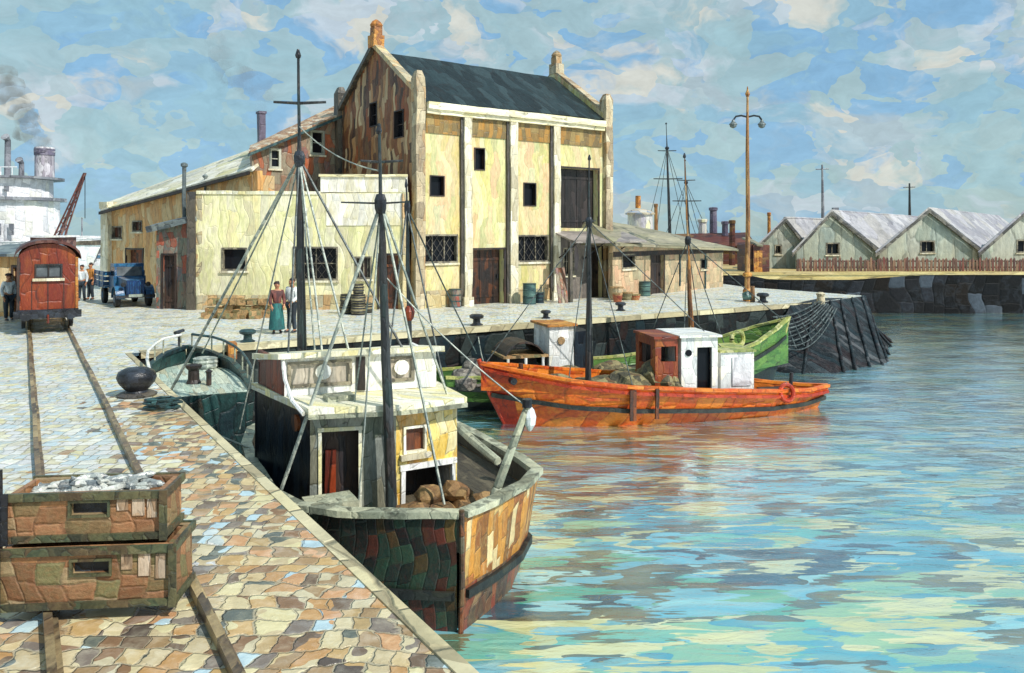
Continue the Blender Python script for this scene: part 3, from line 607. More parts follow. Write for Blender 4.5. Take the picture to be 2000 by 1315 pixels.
for (x, y, h, m_, w_) in ((0, 0, 9.85, 'pillar', .22), (0, DP, 10.3, 'darkstone', .24), (LN, 0, 9.95, 'pillar', .24), (LN, DP, 10, 'pillar', .22)):
    MB().box(x-w_, x+w_, y-w_, y+w_, 0, h).hexa([(x-w_, y-w_, h), (x+w_, y-w_, h), (x+w_, y+w_, h), (x-w_, y+w_, h), (x-.12, y-.12, h+.3), (x+.12, y-.12, h+.3), (x+.12, y+.12, h+.3), (x-.12, y+.12, h+.3)]).build('corner_pillar', m_, wh, wob=.06, cut=.7, seed=x+y)
for q in wr: window(wh, fa, q, rec=.2, frame='darkwood', fw=.05, sill=False)
for q in gw: window(wh, ga, q, rec=.2, bars=(0, 1), frame='darkwood', fw=.05, sill=False)
for q in lat: window(wh, fa, q, rec=.2, lattice=True, bars=(2, 0))
window(wh, fa, w2, rec=.2, bars=(1, 1))
lo = door(wh, fa, lod, 'load_dark', .34, planks=7, handle=False); lo.name = 'loading_door'  # near-black colour paints in the darkness of an open loading bay
# main doorway: one planked leaf, the open room's darkness painted into its colours
dd = door(wh, fa, (dr[0], dr[1], 0, dr[3]), 'open_dark', .34, planks=5)
door(wh, fa, d2, 'darkwood', .28, planks=3)
aw_h = [(w2[0], w2[1], w2[2], w2[3]), d2]
ap = Plane((7.72, -.012), (LN-.42, -.012))
MB().wall(ap, 0, 3.1, [(h[0]-7.72, h[1]-7.72, h[2], h[3]) for h in aw_h], .05).build('painted_bay', 'bay', wh, wob=.01, cut=.8)
aw = MB().slab([(7.35, -1.75, 2.82), (12.0, -1.75, 2.82), (12.0, -.02, 3.32), (7.35, -.02, 3.32)], .07).build('awning', 'awning', wh, wob=.03, cut=.8)
for x in (7.6, 9.3, 11.0): MB().tube([(x, -1.6, 2.78), (x, -.05, 1.95)], .035, 6).build('bracket', 'iron', aw)
MB().box(7.2, 7.36, -1.5, -1.34, 0, 2.83).build('awning_post', 'darkstone', wh, wob=.03, cut=.5)
for q in ((.4, 2.2, .75), (5.2, 7.2, .6)): MB().box(q[0], q[1], -.04, -.007, 0, q[2]).build('plinth', 'skirt', wh, wob=.015, cut=.5)
# ------------------------------------------------------------------ annexe with flat top
AF = Frame((-13.3, 33.9, 0), 0.02)
an = thing('annexe', 'low flat-topped pale yellow building with barred windows in front of the brown gable', 'building', AF.loc, AF.a)
fr = Plane((0, 0), (8.9, 0)); sx = AF.hit(626, 400, fr)[0]
hs = [AF.rect(fr, 433, 484, 483, 529), AF.rect(fr, 572, 482, 660, 548), AF.rect(fr, 693, 501, 726, 545)]
dn = AF.rect(fr, 741, 499, 796, 600); dn = (dn[0], dn[1], 0, dn[3])
MB().wall(fr, 0, [(0, 4.85), (sx, 4.92), (sx+.001, 4.92), (8.9, 4.95)], hs+[dn], .3).build('front_wall', 'yellow2', an, wob=.03, cut=1.0)
MB().wall(Plane((0, 4.2), (0, 0)), 0, 4.85).wall(Plane((8.9, 0), (6.3, 4.2)), 0, 4.9).wall(Plane((6.3, 4.2), (0, 4.2)), 0, 4.85).build('side_wall', 'skirt', an, wob=.03, cut=1.2)
MB().prism([(.02, -.05), (sx-.01, -.05), (sx-.01, 4.15), (.02, 4.15)], 4.86, 5.0).build('parapet', 'cream', an, wob=.04, cut=.8)
MB().prism([(sx, .02), (8.88, .02), (6.4, 4.1), (sx, 4.1)], 4.96, 5.62).build('upper_storey', 'whitewash', an, wob=.04, cut=.8)
MB().prism([(sx-.06, -.06), (8.9, -.06), (6.4, 4.2), (sx-.06, 4.2)], 5.62, 5.72).build('upper_coping', 'cornice', an, wob=.03, cut=.8)
MB().prism([(sx+.25, -.03), (8.86, -.03), (8.86, -.004), (sx+.25, -.004)], 3.55, 4.9).build('whitewashed_panel', 'whitewash', an, wob=.02, cut=.8)
window(an, fr, hs[0], rec=.18); window(an, fr, hs[1], rec=.18, lattice=True, bars=(1, 1)); window(an, fr, hs[2], 'darkwood', rec=.15, bars=(3, 0))
door(an, fr, dn, 'doorbrown', .25, planks=4)
MB().box(-.35, -.005, -.12, .5, 0, 4.95).build('corner_upright', 'darkstone', an, wob=.05, cut=.7)  # dark upright put in for the shade on the annexe's left side
for a, b2 in ((.05, dn[0]-.15), (dn[1]+.15, 8.85)): MB().obox(fr, a, b2, 0, .62, .005, .04).build('plinth', 'skirt', an, wob=.02, cut=.6)
# ------------------------------------------------------------------ raking tiled house behind the annexe
p0, p1 = Vector((-12.43, 38.5)), Vector((-8.75, 41.0))
ang = math.atan2(p1.y-p0.y, p1.x-p0.x); HF = Frame((p0.x, p0.y, 0), ang); L2 = (p1-p0).length
th = thing('tiled_house', 'grey and rust coloured house with sloping tiled roof left of the brown gable', 'house', HF.loc, ang)
hp = Plane((0, 0), (L2, 0))
hw = [HF.rect(hp, 526, 290, 549, 330), HF.rect(hp, 606, 255, 634, 303)]
MB().wall(hp, 0, [(0, 7.05), (L2, 9.2)], hw, .3).build('front_wall', 'greybrown', th, wob=.03, cut=.9)
rl_ = HF.l(D(488, 284, 41.5))
MB().wall(Plane((rl_.x+.4, 4.8), (0.02, .2)), 0, 7.0).wall(Plane((L2, 0), (L2, 4.8)), 0, 9.0).wall(Plane((L2, 4.8), (rl_.x+.4, 4.8)), 0, 7.0).build('side_wall', 'greybrown', th)
rl_, rg_ = HF.l(D(488, 284, 41.5)), HF.l(D(664, 202, 43.6))
rr = MB().slab([(-.25, -.3, 7.08), (L2+.05, -.3, 9.3), rg_, rl_], .16).slab([rl_, rg_, rg_+Vector((1.0, 2.8, -1.2)), rl_+Vector((1.0, 2.8, -1.2))], .16).build('roof', 'tiles', th, wob=.05, cut=.6)
MB().sweep([(-.28, -.34, 7.0), (L2, -.34, 9.2)], .12, .14).build('gutter', 'tealiron', th, wob=.03, cut=.7)
for q in hw: window(th, hp, q, rec=.15, bars=(0, 1), frame='shedwall', fw=.11)
cc = HF.l(D(511, 230, 41.5)); MB().box(cc.x-.16, cc.x+.16, cc.y-.2, cc.y+.2, 7.2, cc.z+.2).box(cc.x-.2, cc.x+.2, cc.y-.25, cc.y+.25, cc.z+.2, cc.z+.32).build('chimney', 'farviolet', rr, wob=.04, cut=.4)
# ------------------------------------------------------------------ long ochre store on the street
p0, p1 = Vector((-23.0, 46.0)), Vector((-12.1, 38.3))
ang = math.atan2(p1.y-p0.y, p1.x-p0.x); OF = Frame((p0.x, p0.y, 0), ang); L3 = (p1-p0).length
os_ = thing('ochre_store', 'long ochre store with a pale sloping roof along the street behind the blue lorry', 'building', OF.loc, ang)
op = Plane((0, 0), (L3, 0))
ow = [OF.rect(op, 219, 442, 239, 467), OF.rect(op, 259, 431, 278, 453)]
od = OF.rect(op, 247, 488, 279, 570); od = (od[0], od[1], 0, od[3])
MB().wall(op, 0, [(0, 4.5), (L3, 6.2)], ow+[od], .3).build('front_wall', 'ochre', os_, wob=.04, cut=1.0)
MB().wall(Plane((-3.2, 6), (0, .3)), 0, 4.4).wall(Plane((L3, 6), (-3.2, 6)), 0, 4.4).wall(Plane((L3, 0), (L3, 6)), 0, 6).build('side_wall', 'ochre', os_)
ol_, og_ = OF.l(D(212, 394, 49.5)), OF.l(D(566, 262, 42.5))
MB().slab([(-.3, -.35, 4.55), (L3, -.35, 6.28), og_, ol_], .16).slab([ol_, og_, og_+Vector((1.5, 3, -1.2)), ol_+Vector((0, 3, -1.2))], .16).build('roof', 'paleroof', os_, wob=.05, cut=1.0)
MB().sweep([(-.3, -.4, 4.45), (L3-.1, -.4, 6.15)], .12, .16).build('gutter', 'darkwood', os_, wob=.03, cut=.8)
MB().box(-.5, .25, -.25, .3, 0, 4.6).box(-.55, .3, -.3, .35, 4.6, 5.0).build('corner_pillar', 'pilaster', os_, wob=.06, cut=.7)
for q in ow: window(os_, op, q, 'doorbrown', rec=.15, bars=(1, 0))
door(os_, op, od, 'doorbrown', .25)
vx = OF.hit(405, 345, op)[0]; MB().tube([(vx, -.12, 4.9), (vx, -.12, 6.0)], .06, 8).lathe([(.1, 0), (.16, .1), (.02, .2)], (vx, -.12, 6.0), 8).build('vent_pipe', 'metalroof', os_)
# ------------------------------------------------------------------ lean-to shed
LF = Frame((-15.15, 34.3, 0), -.06)
ls = thing('lean_to', 'grey green boarded lean-to with peeling red patches beside the dark corner post', 'shed', LF.loc, LF.a)
lp = Plane((0, 0), (1.78, 0)); lh = [LF.rect(lp, 319, 499, 341, 600)]; lh = [(lh[0][0], lh[0][1], 0, lh[0][3])]
MB().wall(lp, 0, [(0, 3.45), (1.78, 3.85)], lh, .12).build('front_wall', 'leanwall', ls, wob=.025, cut=.6)
MB().wall(Plane((0, 3.2), (0, 0)), 0, 3.45, (), .12).build('side_wall', 'leanwall', ls, wob=.02, cut=.8)
MB().slab([(-.3, -.4, 3.5), (1.85, -.4, 3.98), (1.85, 3.3, 4.5), (-.3, 3.3, 4.0)], .26).build('roof', 'metalroof', ls, wob=.04, cut=.6)
door(ls, lp, lh[0], 'darkwood', .09, planks=3)
pp = LF.l(D(363, 420, 35)); MB().tube([(pp.x, .6, 3.8), (pp.x, .6, 6.1)], .09, 8).lathe([(.1, 0), (.15, .03), (.15, .14), (.06, .2)], (pp.x, .6, 6.08), 8).build('stovepipe', 'metalroof', ls, wob=.03, cut=.5)
# ------------------------------------------------------------------ low wing right of the warehouse
a0, a1 = G(1197, 584), G(1412, 560)
ang = math.atan2(a1.y-a0.y, a1.x-a0.x); RF = Frame(a0, ang); L4 = (a1-a0).length
lw = thing('low_wing', 'low tan building with a grey olive roof between the warehouse and the lamp post', 'building', RF.loc, ang)
rp = Plane((0, 0), (L4, 0))
rh = [RF.rect(rp, 1214, 496, 1240, 525), RF.rect(rp, 1367, 505, 1381, 526)]
rd = RF.rect(rp, 1272, 499, 1296, 570); rd = (rd[0], rd[1], 0, rd[3])
MB().wall(rp, 0, [(0, 2.7), (L4, 2.35)], rh+[rd], .25).build('front_wall', 'lowwall', lw, wob=.03, cut=.8)
MB().wall(Plane((L4, 0), (L4, 4)), 0, 2.35).wall(Plane((L4, 4), (0, 4)), 0, 2.4).build('side_wall', 'lowwall', lw, wob=.03, cut=1)
MB().add([(-.8, -.7, 2.75), (L4+.6, -.7, 2.28), (L4+.6, 4.4, 2.3), (-.8, 4.4, 2.8), (.0, 2.2, 4.15), (L4*.62, 2.2, 3.45)], [(0, 1, 5, 4), (1, 2, 5), (2, 3, 4, 5), (3, 0, 4)]).slab([(-.8, -.7, 2.74), (L4+.6, -.7, 2.27), (L4+.6, 4.4, 2.29), (-.8, 4.4, 2.79)], .12).build('roof', 'olive_roof', lw, wob=.04, cut=.9)
MB().obox(rp, .05, L4, 2.05, 2.3, .004, .03).build('eave_board', 'darkwood', lw, wob=.02, cut=.7)
for q in rh: window(lw, rp, q, rec=.12)
door(lw, rp, rd, 'darkwood', .18, planks=3)
for a, b2 in ((.55, .3), (.8, 0)): MB().obox(rp, L4*a, L4*(a+.01), b2, 2.05, .01, .06).build('pipe_strip', 'tealiron', lw, wob=.03, cut=.4)
# round white tank tower behind it
tt = D(1250, 455, 58); tk = thing('tank_tower', 'round white tank with an orange domed cap behind the low wing roof', 'tower', (tt.x, tt.y, 0))
MB().lathe([(.95, 0), (.95, 2.5), (.88, 4.7)], n=18).build('drum', 'tankwhite', tk, wob=.05, smooth=True)
MB().lathe([(1.05, 4.55), (1.08, 4.65), (.7, 4.85), (.25, 4.95)], n=18).build('cap', 'tankorange', tk, wob=.03, smooth=True)
MB().tube([(-.15, 0, 5.0), (-.15, 0, 5.9)], .2, 8).build('vent', 'rust', tk, wob=.03)
# ------------------------------------------------------------------ gabled sheds across the water
def gshed(x0, xa, x1, ya, label, win, roofm='shedroof', d=60.5, dark=False):
    P0, Pa, P1 = D(x0, 487, d), D(xa, ya, d), D(x1, 487, d)
    r = thing('harbour_shed', label, 'shed', (P0.x, d, .5), 0, 'gabled sheds across the harbour')
    w = P1.x-P0.x; xa_ = Pa.x-P0.x; ez = P0.z-.5; az = Pa.z-.5
    fp = Plane((0, 0), (w, 0)); k = Vector((.62, .78, 0)); DL = 34
    fw = Frame((P0.x, d, .5), 0); hr = fw.rect(fp, *win)
    MB().wall(fp, 0, [(0, ez), (xa_, az), (w, ez)], [hr], .3).build('gable_wall', 'shedwall', r, wob=.05, cut=1.5)
    e = k*DL
    MB().add([(0, 0, 0), (e.x, e.y, 0), (e.x, e.y, ez), (0, 0, ez)], [(0, 3, 2, 1)]).add([(w, 0, 0), (w+e.x, e.y, 0), (w+e.x, e.y, ez), (w, 0, ez)], [(0, 1, 2, 3)]).add([(e.x, e.y, 0), (w+e.x, e.y, 0), (w+e.x, e.y, ez), (xa_+e.x, e.y, az), (e.x, e.y, ez)], [(4, 3, 2, 1, 0)]).build('side_wall', 'shedwall', r)
    f_ = Vector((-k.x*.5, -k.y*.5, 0))
    ql = [Vector((-.25, 0, ez-.15))+f_*.6, Vector((xa_, 0, az+.12))+f_*.6]; qr = [Vector((xa_, 0, az+.12))+f_*.6, Vector((w+.05, 0, ez-.05))+f_*.6]
    MB().slab([ql[0], ql[1], ql[1]+e*1.03, ql[0]+e*1.03], .16).slab([qr[0], qr[1], qr[1]+e*1.03, qr[0]+e*1.03], .16).build('roof', roofm, r, wob=.06, cut=2.5)
    for q in (ql, qr):
        a, b2 = q; d_ = (b2-a).normalized(); MB().hexa([a+Vector((0, -.12, -.42)), b2+Vector((0, -.12, -.42)), b2+Vector((0, .04, -.42)), a+Vector((0, .04, -.42)), a+Vector((0, -.12, -.16)), b2+Vector((0, -.12, -.16)), b2+Vector((0, .04, -.16)), a+Vector((0, .04, -.16))]).build('bargeboard', 'shedtrim', r, wob=.04, cut=1.0)
    window(r, fp, hr, rec=.2, bars=(1, 0), fw=.1)
    return r, w, xa_, az, e
s0 = gshed(1474, 1536, 1586, 426, 'smallest grey gabled shed with a dark window, nearest the lamp post', (1513, 478, 1527, 497), d=62)
s1 = gshed(1556, 1625, 1722, 413, 'grey gabled shed with a small orange-lit window, second from the lamp post', (1613, 474, 1640, 498))
s2 = gshed(1718, 1815, 1922, 408, 'wide grey gabled shed with a pale curtain in its window, chimney on its left', (1797, 470, 1826, 494), d=60)
s3 = gshed(1918, 2008, 2120, 408, 'tan gabled shed cut off by the right edge of the view', (1985, 468, 2020, 494), d=59.5)
MB().box(-.14, .14, -.14, .14, 0, 2.0).box(-.22, .22, -.22, .22, 2.0, 2.25).build('chimney', 'fargrey', s1[0], wob=.04, loc=Vector((s1[2]+.9, 5, s1[3]-1.7))+s1[4]*.13)
# picket fence on the far quay
pfn = thing('picket_fence', 'long dark red-brown picket fence in front of the grey sheds', 'fence', (20.2, 57.2, .5))
random.seed(11); mb = MB(); x = 0
while x < 40:
    h = random.uniform(.72, .98); w_ = random.uniform(.13, .2); tl = random.uniform(-.05, .05)
    mb.hexa([(x, 0, 0), (x+w_, 0, 0), (x+w_, .05, 0), (x, .05, 0), (x+tl, 0, h), (x+w_+tl, 0, h-.02), (x+w_+tl, .05, h-.02), (x+tl, .05, h)])
    mb.add([(x+tl, 0, h), (x+w_+tl, 0, h-.02), (x+w_/2+tl, .02, h+.12)], [(0, 1, 2)]); x += w_+random.uniform(.03, .1)
mb.build('pickets', 'picket', pfn)
for z in (.25, .68): MB().box(0, 40, .055, .12, z, z+.09).build('rail', 'picket', pfn)
# ------------------------------------------------------------------ boats
def hull(parent, st, matf, deckz, deckm, capm, strake_v=None, strakem='strake', capw=.16, nv=8, p=.32, wall_t=.09, wob=.03, inner='deckdark', name='hull', capdrop=0):
    """st: stations bow -> stern (x at sheer, x at keel, half beam, sheer z, keel z)"""
    def pt(s, v, side):
        xt, xb, b, zs, zk = s
        return Vector((xb+(xt-xb)*v, side*b*max(v, .0)**p, zk+(zs-zk)*v))
    # refine stations
    fine = []
    for a, b2 in zip(st, st[1:]):
        for k in range(3): fine.append(tuple(a[i]+(b2[i]-a[i])*k/3 for i in range(5)))
    fine.append(st[-1]); st = fine
    mb = MB(); n = len(st)
    for side in (1, -1):
        for i in range(n-1):
            for j in range(nv):
                mb.use(matf(side, (j+.5)/nv, st[i]))
                q = [pt(st[i], j/nv, side), pt(st[i+1], j/nv, side), pt(st[i+1], (j+1)/nv, side), pt(st[i], (j+1)/nv, side)]
                if side < 0: q.reverse()
                mb.add(q, [(3, 2, 1, 0)])
    last = st[-1]
    for j in range(nv):
        if last[2] > .2:
            mb.use(matf(0, (j+.5)/nv, last))
            mb.add([pt(last, j/nv, 1), pt(last, j/nv, -1), pt(last, (j+1)/nv, -1), pt(last, (j+1)/nv, 1)], [(0, 1, 2, 3)])
    mb.use(inner)
    def inn(s, z, side):
        b = max(s[2]-wall_t, .01); return Vector((s[0], side*b, z))
    dz = lambda s: deckz(s[0]) if callable(deckz) else deckz
    for side in (1, -1):
        for i in range(n-1):
            a, b2 = st[i], st[i+1]
            q = [inn(a, a[3], side), inn(b2, b2[3], side), inn(b2, min(dz(b2), b2[3]-.02), side), inn(a, min(dz(a), a[3]-.02), side)]
            if side < 0: q.reverse()
            mb.add(q, [(3, 2, 1, 0)])
    h = mb.build(name, None, parent, wob=wob, smooth=True)
    dk = MB()
    for i in range(n-1):
        a, b2 = st[i], st[i+1]; za, zb = min(dz(a), a[3]-.03), min(dz(b2), b2[3]-.03)
        dk.add([inn(a, za, 1), inn(b2, zb, 1), inn(b2, zb, -1), inn(a, za, -1)], [(0, 1, 2, 3)])
    dk.build('deck', deckm, parent)
    for side in (1, -1):
        MB().sweep([Vector((s[0], side*max(s[2]-wall_t*.4, .015), s[3]+.05)) for s in st], capw, .09).build('cap_rail', capm, parent, wob=.025, cut=.5)
        if strake_v:
            MB().sweep([pt(s, strake_v, side)+Vector((0, side*.03, 0)) for s in st], .1, .12).build('rubbing_strake', strakem, parent, wob=.02, cut=.5)
    return st, pt
Z = lambda z: z-ZW
def stay(parent, a, b, r=.018, sag=.0, m='rope', name='stay'):
    pts = swag(a, b, sag, 0, 8) if sag else [Vector(a).lerp(Vector(b), k/6) for k in range(7)]
    return MB().tube(pts, r, 5).build(name, m, parent, wob=.012)
# ---- the near trawler
NF = Frame((-.71, 11.17, ZW), math.atan2(.903, -.43))
nb = thing('trawler', 'near wooden trawler with amber and dark hull and cream wheelhouse beside the quay', 'boat', NF.loc, NF.a)
def nm(side, v, s):
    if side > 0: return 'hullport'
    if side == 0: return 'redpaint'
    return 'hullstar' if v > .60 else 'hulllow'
nst = [(-.02, .05, .06, 1.66, -.9), (.35, .42, .72, 1.63, -.9), (.9, .95, 1.5, 1.60, -.9), (1.5, 1.5, 2.0, 1.58, -.9), (2.6, 2.6, 2.2, 1.5, -.9), (4.4, 4.4, 2.2, 1.46, -.9), (5.8, 5.8, 2.15, 1.46, -.9), (6.9, 6.9, 1.9, 1.5, -.8), (7.6, 7.5, 1.2, 1.55, -.7)]
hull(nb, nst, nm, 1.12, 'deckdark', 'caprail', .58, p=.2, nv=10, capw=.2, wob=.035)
MB().tube([(-.05, 0, 1.72), (-.05, 0, .8), (.02, 0, -.8)], .04, 8).build('stem_post', 'hulllow', nb, wob=.02)
# deckhouse
F1, Mm, F2, B2, B1 = (2.34, 1.6), (2.05, .3), (2.12, -.78), (4.7, -.85), (4.75, 2.1)
dz0, lz = 1.1, Z(.42)
pf = Plane(Mm, F1) if False else Plane(F1, Mm)
# outside must face forward (-x): check the normal and flip if needed
def outpl(a, b, fwd):
    q = Plane(a, b)
    return q if q.n[0]*fwd[0]+q.n[1]*fwd[1] > 0 else Plane(b, a)
pf = outpl(F1, Mm, (-1, 0)); py = outpl(Mm, F2, (-1, 0)); pr = outpl(F2, B2, (0, -1)); pq = outpl(F1, B1, (0, 1)); pb = outpl(B1, B2, (1, 0))
def clampr(r, pl, m=.06):
    a, b = min(r[0], r[1]), max(r[0], r[1]); return (max(a, m), min(b, pl.len-m), r[2], r[3])
dr_ = clampr(NF.rect(pf, 628, 840, 700, 962), pf, .15); dr_ = (dr_[0], dr_[1], dz0+.06, Z(.12))
MB().wall(pf, dz0, lz, [dr_], .08).build('front_wall', 'greypaint', nb, wob=.015, cut=.5)
wy = clampr(NF.rect(py, 782, 838, 832, 906), py, .12); hy = clampr(NF.rect(py, 790, 904, 884, 990), py, .1)
wy = (wy[0], wy[1], 1.98, 2.42); hy = (hy[0], hy[1], dz0, 1.72)
MB().wall(py, dz0, lz, [wy, hy], .08).build('front_wall', 'yellowpaint', nb, wob=.015, cut=.5)
MB().wall(pr, dz0, lz, [], .08).build('starboard_wall', 'white', nb, wob=.015, cut=.5)
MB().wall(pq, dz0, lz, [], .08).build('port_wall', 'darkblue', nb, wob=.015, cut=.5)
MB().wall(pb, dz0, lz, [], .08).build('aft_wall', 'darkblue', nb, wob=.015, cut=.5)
MB().obox(pf, dr_[0], dr_[1], dr_[2], dr_[3], -.3, -.26).build('door', 'darkwood', nb)
MB().obox(pf, dr_[0]+.05, dr_[0]+.22, dr_[2]+.02, dr_[3]-.35, -.255, -.2).build('oilskin_coat', 'redpaint', nb, wob=.02, cut=.2)
df = MB(); df.obox(pf, dr_[0]-.05, dr_[0], dr_[2], dr_[3], -.05, .03).obox(pf, dr_[1], dr_[1]+.05, dr_[2], dr_[3], -.05, .03).obox(pf, dr_[0]-.06, dr_[1]+.06, dr_[3], dr_[3]+.06, -.05, .04)
df.build('door_frame', 'cream', nb, wob=.01)
wi = window(nb, py, wy, 'doorbrown', rec=.05, sill=True, fw=.04, frame='cream')
MB().obox(py, hy[0], hy[1], hy[2], hy[3], -.7, -.66).build('hatch_interior', 'darkwood', nb)
hf = MB(); hf.obox(py, hy[0]-.07, hy[0], hy[2], hy[3], -.06, .04).obox(py, hy[1], hy[1]+.06, hy[2], hy[3], -.06, .04).obox(py, hy[0]-.09, hy[1]+.08, hy[3], hy[3]+.09, -.06, .05)
hf.build('hatch_frame', 'white', nb, wob=.012)
for k in range(3): MB().tube([pr.pt(pr.len*.25+.3*k, .0, 2.2), pr.pt(pr.len*.25+.3*k, .03, 2.2)], .09, 10).build('porthole', 'glass', nb)
pq_c = pq.pt(.5 if pq.p0 == F1 else pq.len-.5, 0, Z(.18)); MB().tube([pq_c-Vector((pq.n[0], pq.n[1], 0))*.01, pq_c+Vector((pq.n[0], pq.n[1], 0))*.05], .14, 12).build('porthole', 'doorbrown', nb)
# ledge roof of the deckhouse
led = [(F1[0]-.2, F1[1]+.06), (Mm[0]-.28, Mm[1]), (F2[0]-.2, F2[1]-.1), (B2[0]+.1, B2[1]-.12), (B1[0]+.1, B1[1]+.04)]
MB().prism(led, lz, lz+.11).build('deckhouse_roof', 'cream', nb, wob=.03, cut=.4)
MB().sweep([(p[0], p[1], lz+.02) for p in led[:3]], .05, .07).build('roof_edge', 'caprail', nb, wob=.02, cut=.4)
MB().box(F1[0]+.1, F1[0]+.45, F1[1]-.75, F1[1]-.3, lz+.115, lz+.2).build('roof_locker', 'caprail', nb, wob=.02, cut=.2)
# wheelhouse above
U1, U2, W2, W1 = (3.22, 1.84), (2.98, -.72), (4.5, -.8), (4.7, 2.05)
uz0, uz1 = lz+.115, Z(1.17)
pu = outpl(U1, U2, (-1, 0)); pv = outpl(U1, W1, (0, 1)); pw = outpl(U2, W2, (0, -1)); px_ = outpl(W1, W2, (1, 0))
us = sorted([clampr(NF.rect(pu, a, 703, b, 762), pu, .08) for a, b in ((556, 684), (757, 806))])
us = [(a, b, uz0+.16, uz1-.1) for a, b, _, _ in us]
MB().wall(pu, uz0, uz1, us, .07).build('wheelhouse_front', 'white', nb, wob=.012, cut=.5)
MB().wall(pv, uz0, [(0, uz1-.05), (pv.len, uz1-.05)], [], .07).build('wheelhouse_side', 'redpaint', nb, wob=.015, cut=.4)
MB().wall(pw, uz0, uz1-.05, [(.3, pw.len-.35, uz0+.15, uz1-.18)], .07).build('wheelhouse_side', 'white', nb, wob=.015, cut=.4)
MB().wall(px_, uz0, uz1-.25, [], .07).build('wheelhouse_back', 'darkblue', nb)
for q in us:
    wd = MB().obox(pu, q[0], q[1], q[2], q[3], -.06, -.035).build('window', 'beigepane', nb)
    f = MB()
    for a, b, c, d in ((q[0]-.03, q[0]+.03, q[2]-.03, q[3]+.03), (q[1]-.03, q[1]+.03, q[2]-.03, q[3]+.03), (q[0]+.03, q[1]-.03, q[2]-.03, q[2]+.025), (q[0]+.03, q[1]-.03, q[3]-.025, q[3]+.03)): f.obox(pu, a, b, c, d, -.03, .025)
    f.build('frame', 'winframe', wd, wob=.008)
    c = pu.pt(q[0]*.45+q[1]*.55, 0, (q[2]+q[3])/2+.03); nv_ = Vector((pu.n[0], pu.n[1], 0))
    MB().tube([c-nv_*.05, c+nv_*.03], .13, 14).use('glass').tube([c+nv_*.031, c+nv_*.036], .085, 14).build('clear_view_screen', 'white', wd)
MB().obox(pu, us[0][1]+.1, us[0][1]+.25, uz0+.02, uz1-.05, .004, .03).build('dark_panel', 'darkwood', nb, wob=.02, cut=.3)
rp_ = [(U1[0]-.12, U1[1]+.12), (U2[0]-.14, U2[1]-.12), (W2[0]+.1, W2[1]-.1), (W1[0]+.1, W1[1]+.1)]
MB().prism(rp_, [uz1, uz1, uz1-.22, uz1-.22], [uz1+.09, uz1+.09, uz1-.12, uz1-.12]).build('wheelhouse_roof', 'cream', nb, wob=.025, cut=.4)
# port wing wall, dark with a white edge
wl = [Vector((U1[0]-.04, U1[1]+.03, uz1-.02)), Vector((3.02, 1.86, Z(.85))), Vector((2.72, 1.8, Z(.55))), Vector((F1[0]-.12, F1[1]+.12, lz+.02))]
MB().tube(wl, .035, 6).build('wing_edge', 'white', nb, wob=.012)
# masts
def mast(parent, base, top, r0, r1, m='mast', hz=None, yard=None, name='mast', lean=None):
    base = Vector(base); top = Vector(top); mb = MB(); n = 10
    mb.tube([base.lerp(top, k/n) for k in range(n+1)], [r0+(r1-r0)*k/n if k/n < (hz or 1) else (r0+(r1-r0)*k/n)*.55 for k in range(n+1)], 8)
    o = mb.build(name, m, parent, wob=.025, smooth=True)
    if hz:
        c = base.lerp(top, hz)
        MB().lathe([(r0*.75, -.16), (r0*1.0, -.08), (r0*1.05, .05), (r0*.7, .14)], c, 8).build('hounds', 'iron', o, wob=.03)
        MB().lathe([(r0*.4, -.05), (r0*.55, .0), (r0*.2, .12)], top-Vector((0, 0, .1)), 8).build('mast_cap', 'iron', o, wob=.01)
    if yard:
        for q, l0, l1, d_, rr in yard:
            c = base.lerp(top, q); d_ = Vector(d_).normalized()
            MB().tube([c-d_*l0+Vector((0, 0, .02)), c+Vector((0, 0, .0)), c+d_*l1+Vector((0, 0, .03))], [rr*.8, rr, rr*.8], 6).build('yard', m, o, wob=.015)
    return o
def atd(fr, px, py, d): return fr.l(D(px, py, d))
right = NF.l(NF.loc+Vector((1, .1, 0)))
m1b = Vector((1.72, .47, 1.1)); m1t = atd(NF, 740, 244, 12.5)
mast(nb, m1b, m1t, .095, .045, hz=.80, yard=[(.905, .3, .36, right, .022), (.80, .62, .45, right, .016)])
m2b = atd(NF, 592, 720, 15.2); m2b.z = 1.1; m2t = atd(NF, 582, 98, 15.3)
mast(nb, m2b, m2t, .105, .045, hz=.74, yard=[(.872, .47, .5, right, .03)])
h1 = m1b.lerp(m1t, .80); h2 = m2b.lerp(m2t, .74)
for e, r in ((atd(NF, 550, 955, 12.6), .03), (atd(NF, 868, 985, 12.2), .022), (atd(NF, 880, 790, 13.6), .022), (atd(NF, 700, 985, 12.3), .015), (atd(NF, 690, 800, 12.9), .014)):
    stay(nb, h1, e, r)
for e, r, m_ in ((atd(NF, 332, 766, 17.4), .032, 'rope'), (atd(NF, 395, 690, 19.0), .018, 'rope'), (atd(NF, 548, 945, 13.6), .02, 'rope2'), (atd(NF, 468, 838, 16.3), .016, 'rope'), (atd(NF, 640, 778, 14.0), .02, 'rope'), (atd(NF, 700, 760, 14.3), .022, 'rope'), (atd(NF, 845, 790, 14.6), .024, 'rope2'), (atd(NF, 615, 690, 15.0), .018, 'rope')):
    stay(nb, h2, e, r, m=m_)
stay(nb, h2+Vector((0, 0, .6)), h1+Vector((0, 0, .5)), .012, .15)
